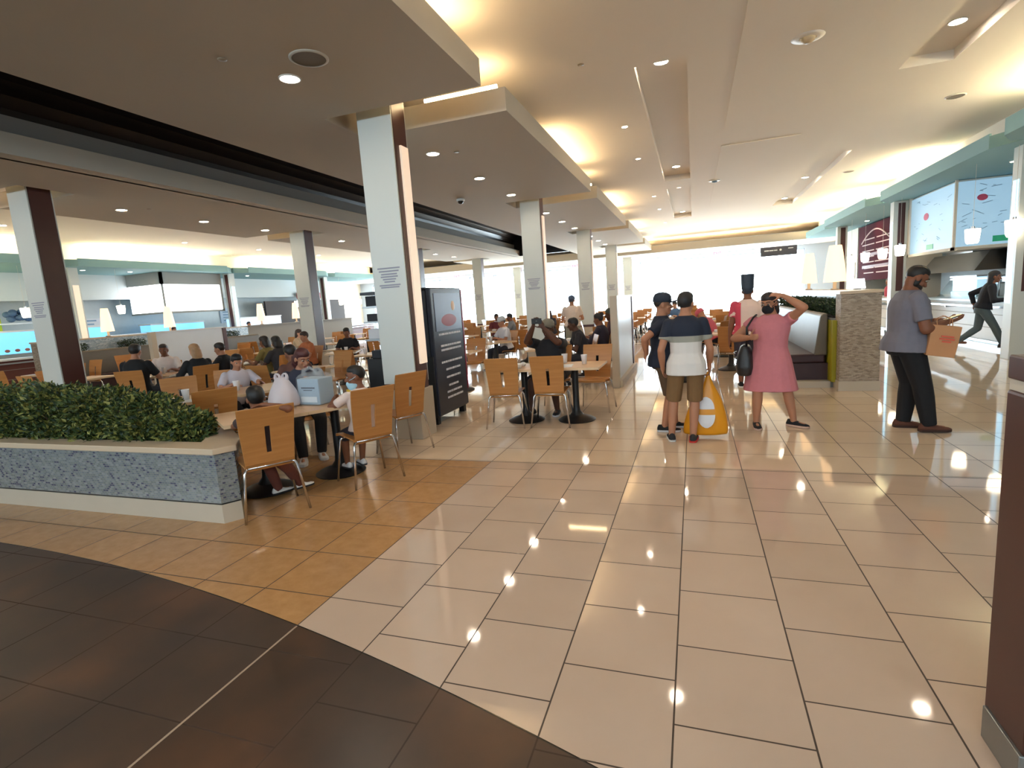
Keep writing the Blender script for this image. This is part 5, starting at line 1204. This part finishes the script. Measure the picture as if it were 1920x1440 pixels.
diner('girl with long black hair and pale grey top seated behind the white topped table', -5.95, 5.62, -25, (196,190,200), ('long', (22,20,24)), 'tan', H=1.5, lean=.2, head=(0, 18, 0))
diner('person with big dark hair and a mustard top among the diners at left', -8.3, 8.75, 190, (128,112,60), ('big', (50,40,36)), 'brown', chair_lab='plywood chair under the person in the mustard top')
diner('person with big black hair and dark jacket right of the one in mustard', -7.65, 8.35, 170, (48,44,46), ('big', (26,22,22)), 'dark', chair_lab='plywood chair under the person with big black hair')
diner('person in orange brown top seated further back among the diners at left', -8.5, 10.2, 250, (176,104,66), ('short', (52,38,32)), 'tan', chair_lab='plywood chair under the person in the orange brown top')
diner('dark haired person in brown hunched between the bags and the cream column', -5.05, 5.85, 160, (92,60,52), ('short', (30,24,24)), 'brown', lean=.35, head=(0, 25, 0), chair_lab='plywood chair under the hunched person in brown')
diner('person in black facing the camera at a table beyond the cream and brown column', -8.05, 11.1, -65, (24,22,26), ('short', (26,22,22)), 'brown', chair_lab='plywood chair under the person in black beyond the cream column')
diner('dark clothed person eating left of the frosted screen', -1.95, 9.75, 200, (34,34,42), ('short', (26,24,28)), 'dark', lean=.3, chair_lab='plywood chair under the dark clothed person left of the frosted screen')
diner('person with a bun and dark jacket just left of the frosted screen', -1.75, 10.75, 170, (44,38,52), ('bun', (36,30,34)), 'brown', sleeve=1.8, chair_lab='plywood chair under the person with the bun')
diner('tall dark figure in maroon close behind the stone post of the frosted screen', -1.62, 11.55, 185, (60,34,46), ('big', (52,66,62)), 'dark', H=1.85, chair_lab='plywood chair behind the stone post of the frosted screen')
diner('person in a dark red jacket by the far left window', -6.3, 16.9, -60, (110,44,52), ('short', (44,36,36)), 'brown', chair_lab='plywood chair under the person in the dark red jacket')
diner('person in a grey shirt beside the one in dark red by the windows', -5.5, 16.2, 200, (120,124,132), ('short', (40,44,52)), 'brown', chair_lab='plywood chair under the person in grey by the windows')
diner('person in a pale cap and white shirt behind the photographing man', -4.4, 12.35, 230, (206,206,214), ('short', (60,56,60)), 'tan', cap=(196,200,206), chair_lab='plywood chair under the person in the pale cap')
diner('person in a rose red hooded top bending over a table behind the men in navy', .42, 12.4, 150, (196,92,108), ('none', (60,40,40)), 'tan', lean=.55, sleeve=1.9, head=(0, 40, 0), chair_lab='plywood chair under the person in rose red', cap=(196,92,108))
diner('person in a dark shirt with long braids seated at the far tables', -4.6, 17.6, 250, (52,50,60), ('long', (34,30,32)), 'dark', chair_lab='plywood chair under the person with braids at the far tables')
diner('person in a blue shirt far back near the windows', -.6, 19.5, 240, (88,120,160), ('short', (50,44,44)), 'light', chair_lab='plywood chair under the person in blue far back')
diner('person in a beige top in the back left rows', -10.7, 12.4, 20, (190,168,140), ('bob', (60,44,38)), 'light', chair_lab='plywood chair under the person in beige at back left')
# standing further back
person('person in a white tee and dark cap standing with back turned among the middle tables', -3.15, 14.4, 100, H=1.76, skin='tan', girth=1.12, vox=.014, top=(226,206,192), bottom=('shorts', (150,150,140)), hair=('close', (60,70,86)), cap=(84,100,124), hands=[(.2, .3, 1.05), (-.2, .32, 1.05)])
def jersey():
    m = bpy.data.materials.new('white jersey with red side'); m.use_nodes = True; g = NT(m); b = g.N['Principled BSDF']; v, x, y, z = g.xyz()
    f = g.m('MULTIPLY', g.m('LESS_THAN', x, -.09), g.m('GREATER_THAN', g.m('ADD', g.noise(v, 9).outputs['Fac'], 0.0), .42)); g.L.new(g.mix(f, s2l((228,200,186)), s2l((200,70,90))), b.inputs['Base Color']); b.inputs['Roughness'].default_value = .85; return m
person('person with high dark hair wrap and white and red jersey behind the one in pink', .80, 9.25, 82, H=1.74, skin='brown', girth=1.12, vox=.012, top=(228,200,186), topmat=jersey(), bottom=('shorts', (60,50,60)), hair=('tall', (44,58,74)))
# staff behind the counters
person('stall worker in a red shirt behind the maroon menu counter', 6.0, 20.6, 190, H=1.65, skin='tan', vox=.016, top=(176,50,60), hair=('short', (60,40,38)), hem=-.02)
person('dark haired stall worker behind the bearded person in grey', 5.95, 19.0, 185, H=1.66, skin='brown', vox=.016, top=(60,50,52), hair=('short', (22,18,18)))
person('stall worker with a beige cap behind the right white counter', 6.7, 12.0, 180, H=1.68, skin='tan', vox=.016, top=(70,74,84), hair=('short', (60,50,44)), cap=(176,160,120))
person('stall worker in white behind the middle left counter', MIR(6.0), 19.4, 0, H=1.66, skin='tan', vox=.016, top=(220,222,228), hair=('short', (24,24,30)))
person('stall worker in dark clothes under the white menu screen', MIR(5.95), 15.6, 0, H=1.66, skin='tan', vox=.016, top=(50,52,62), hair=('short', (30,28,32)))
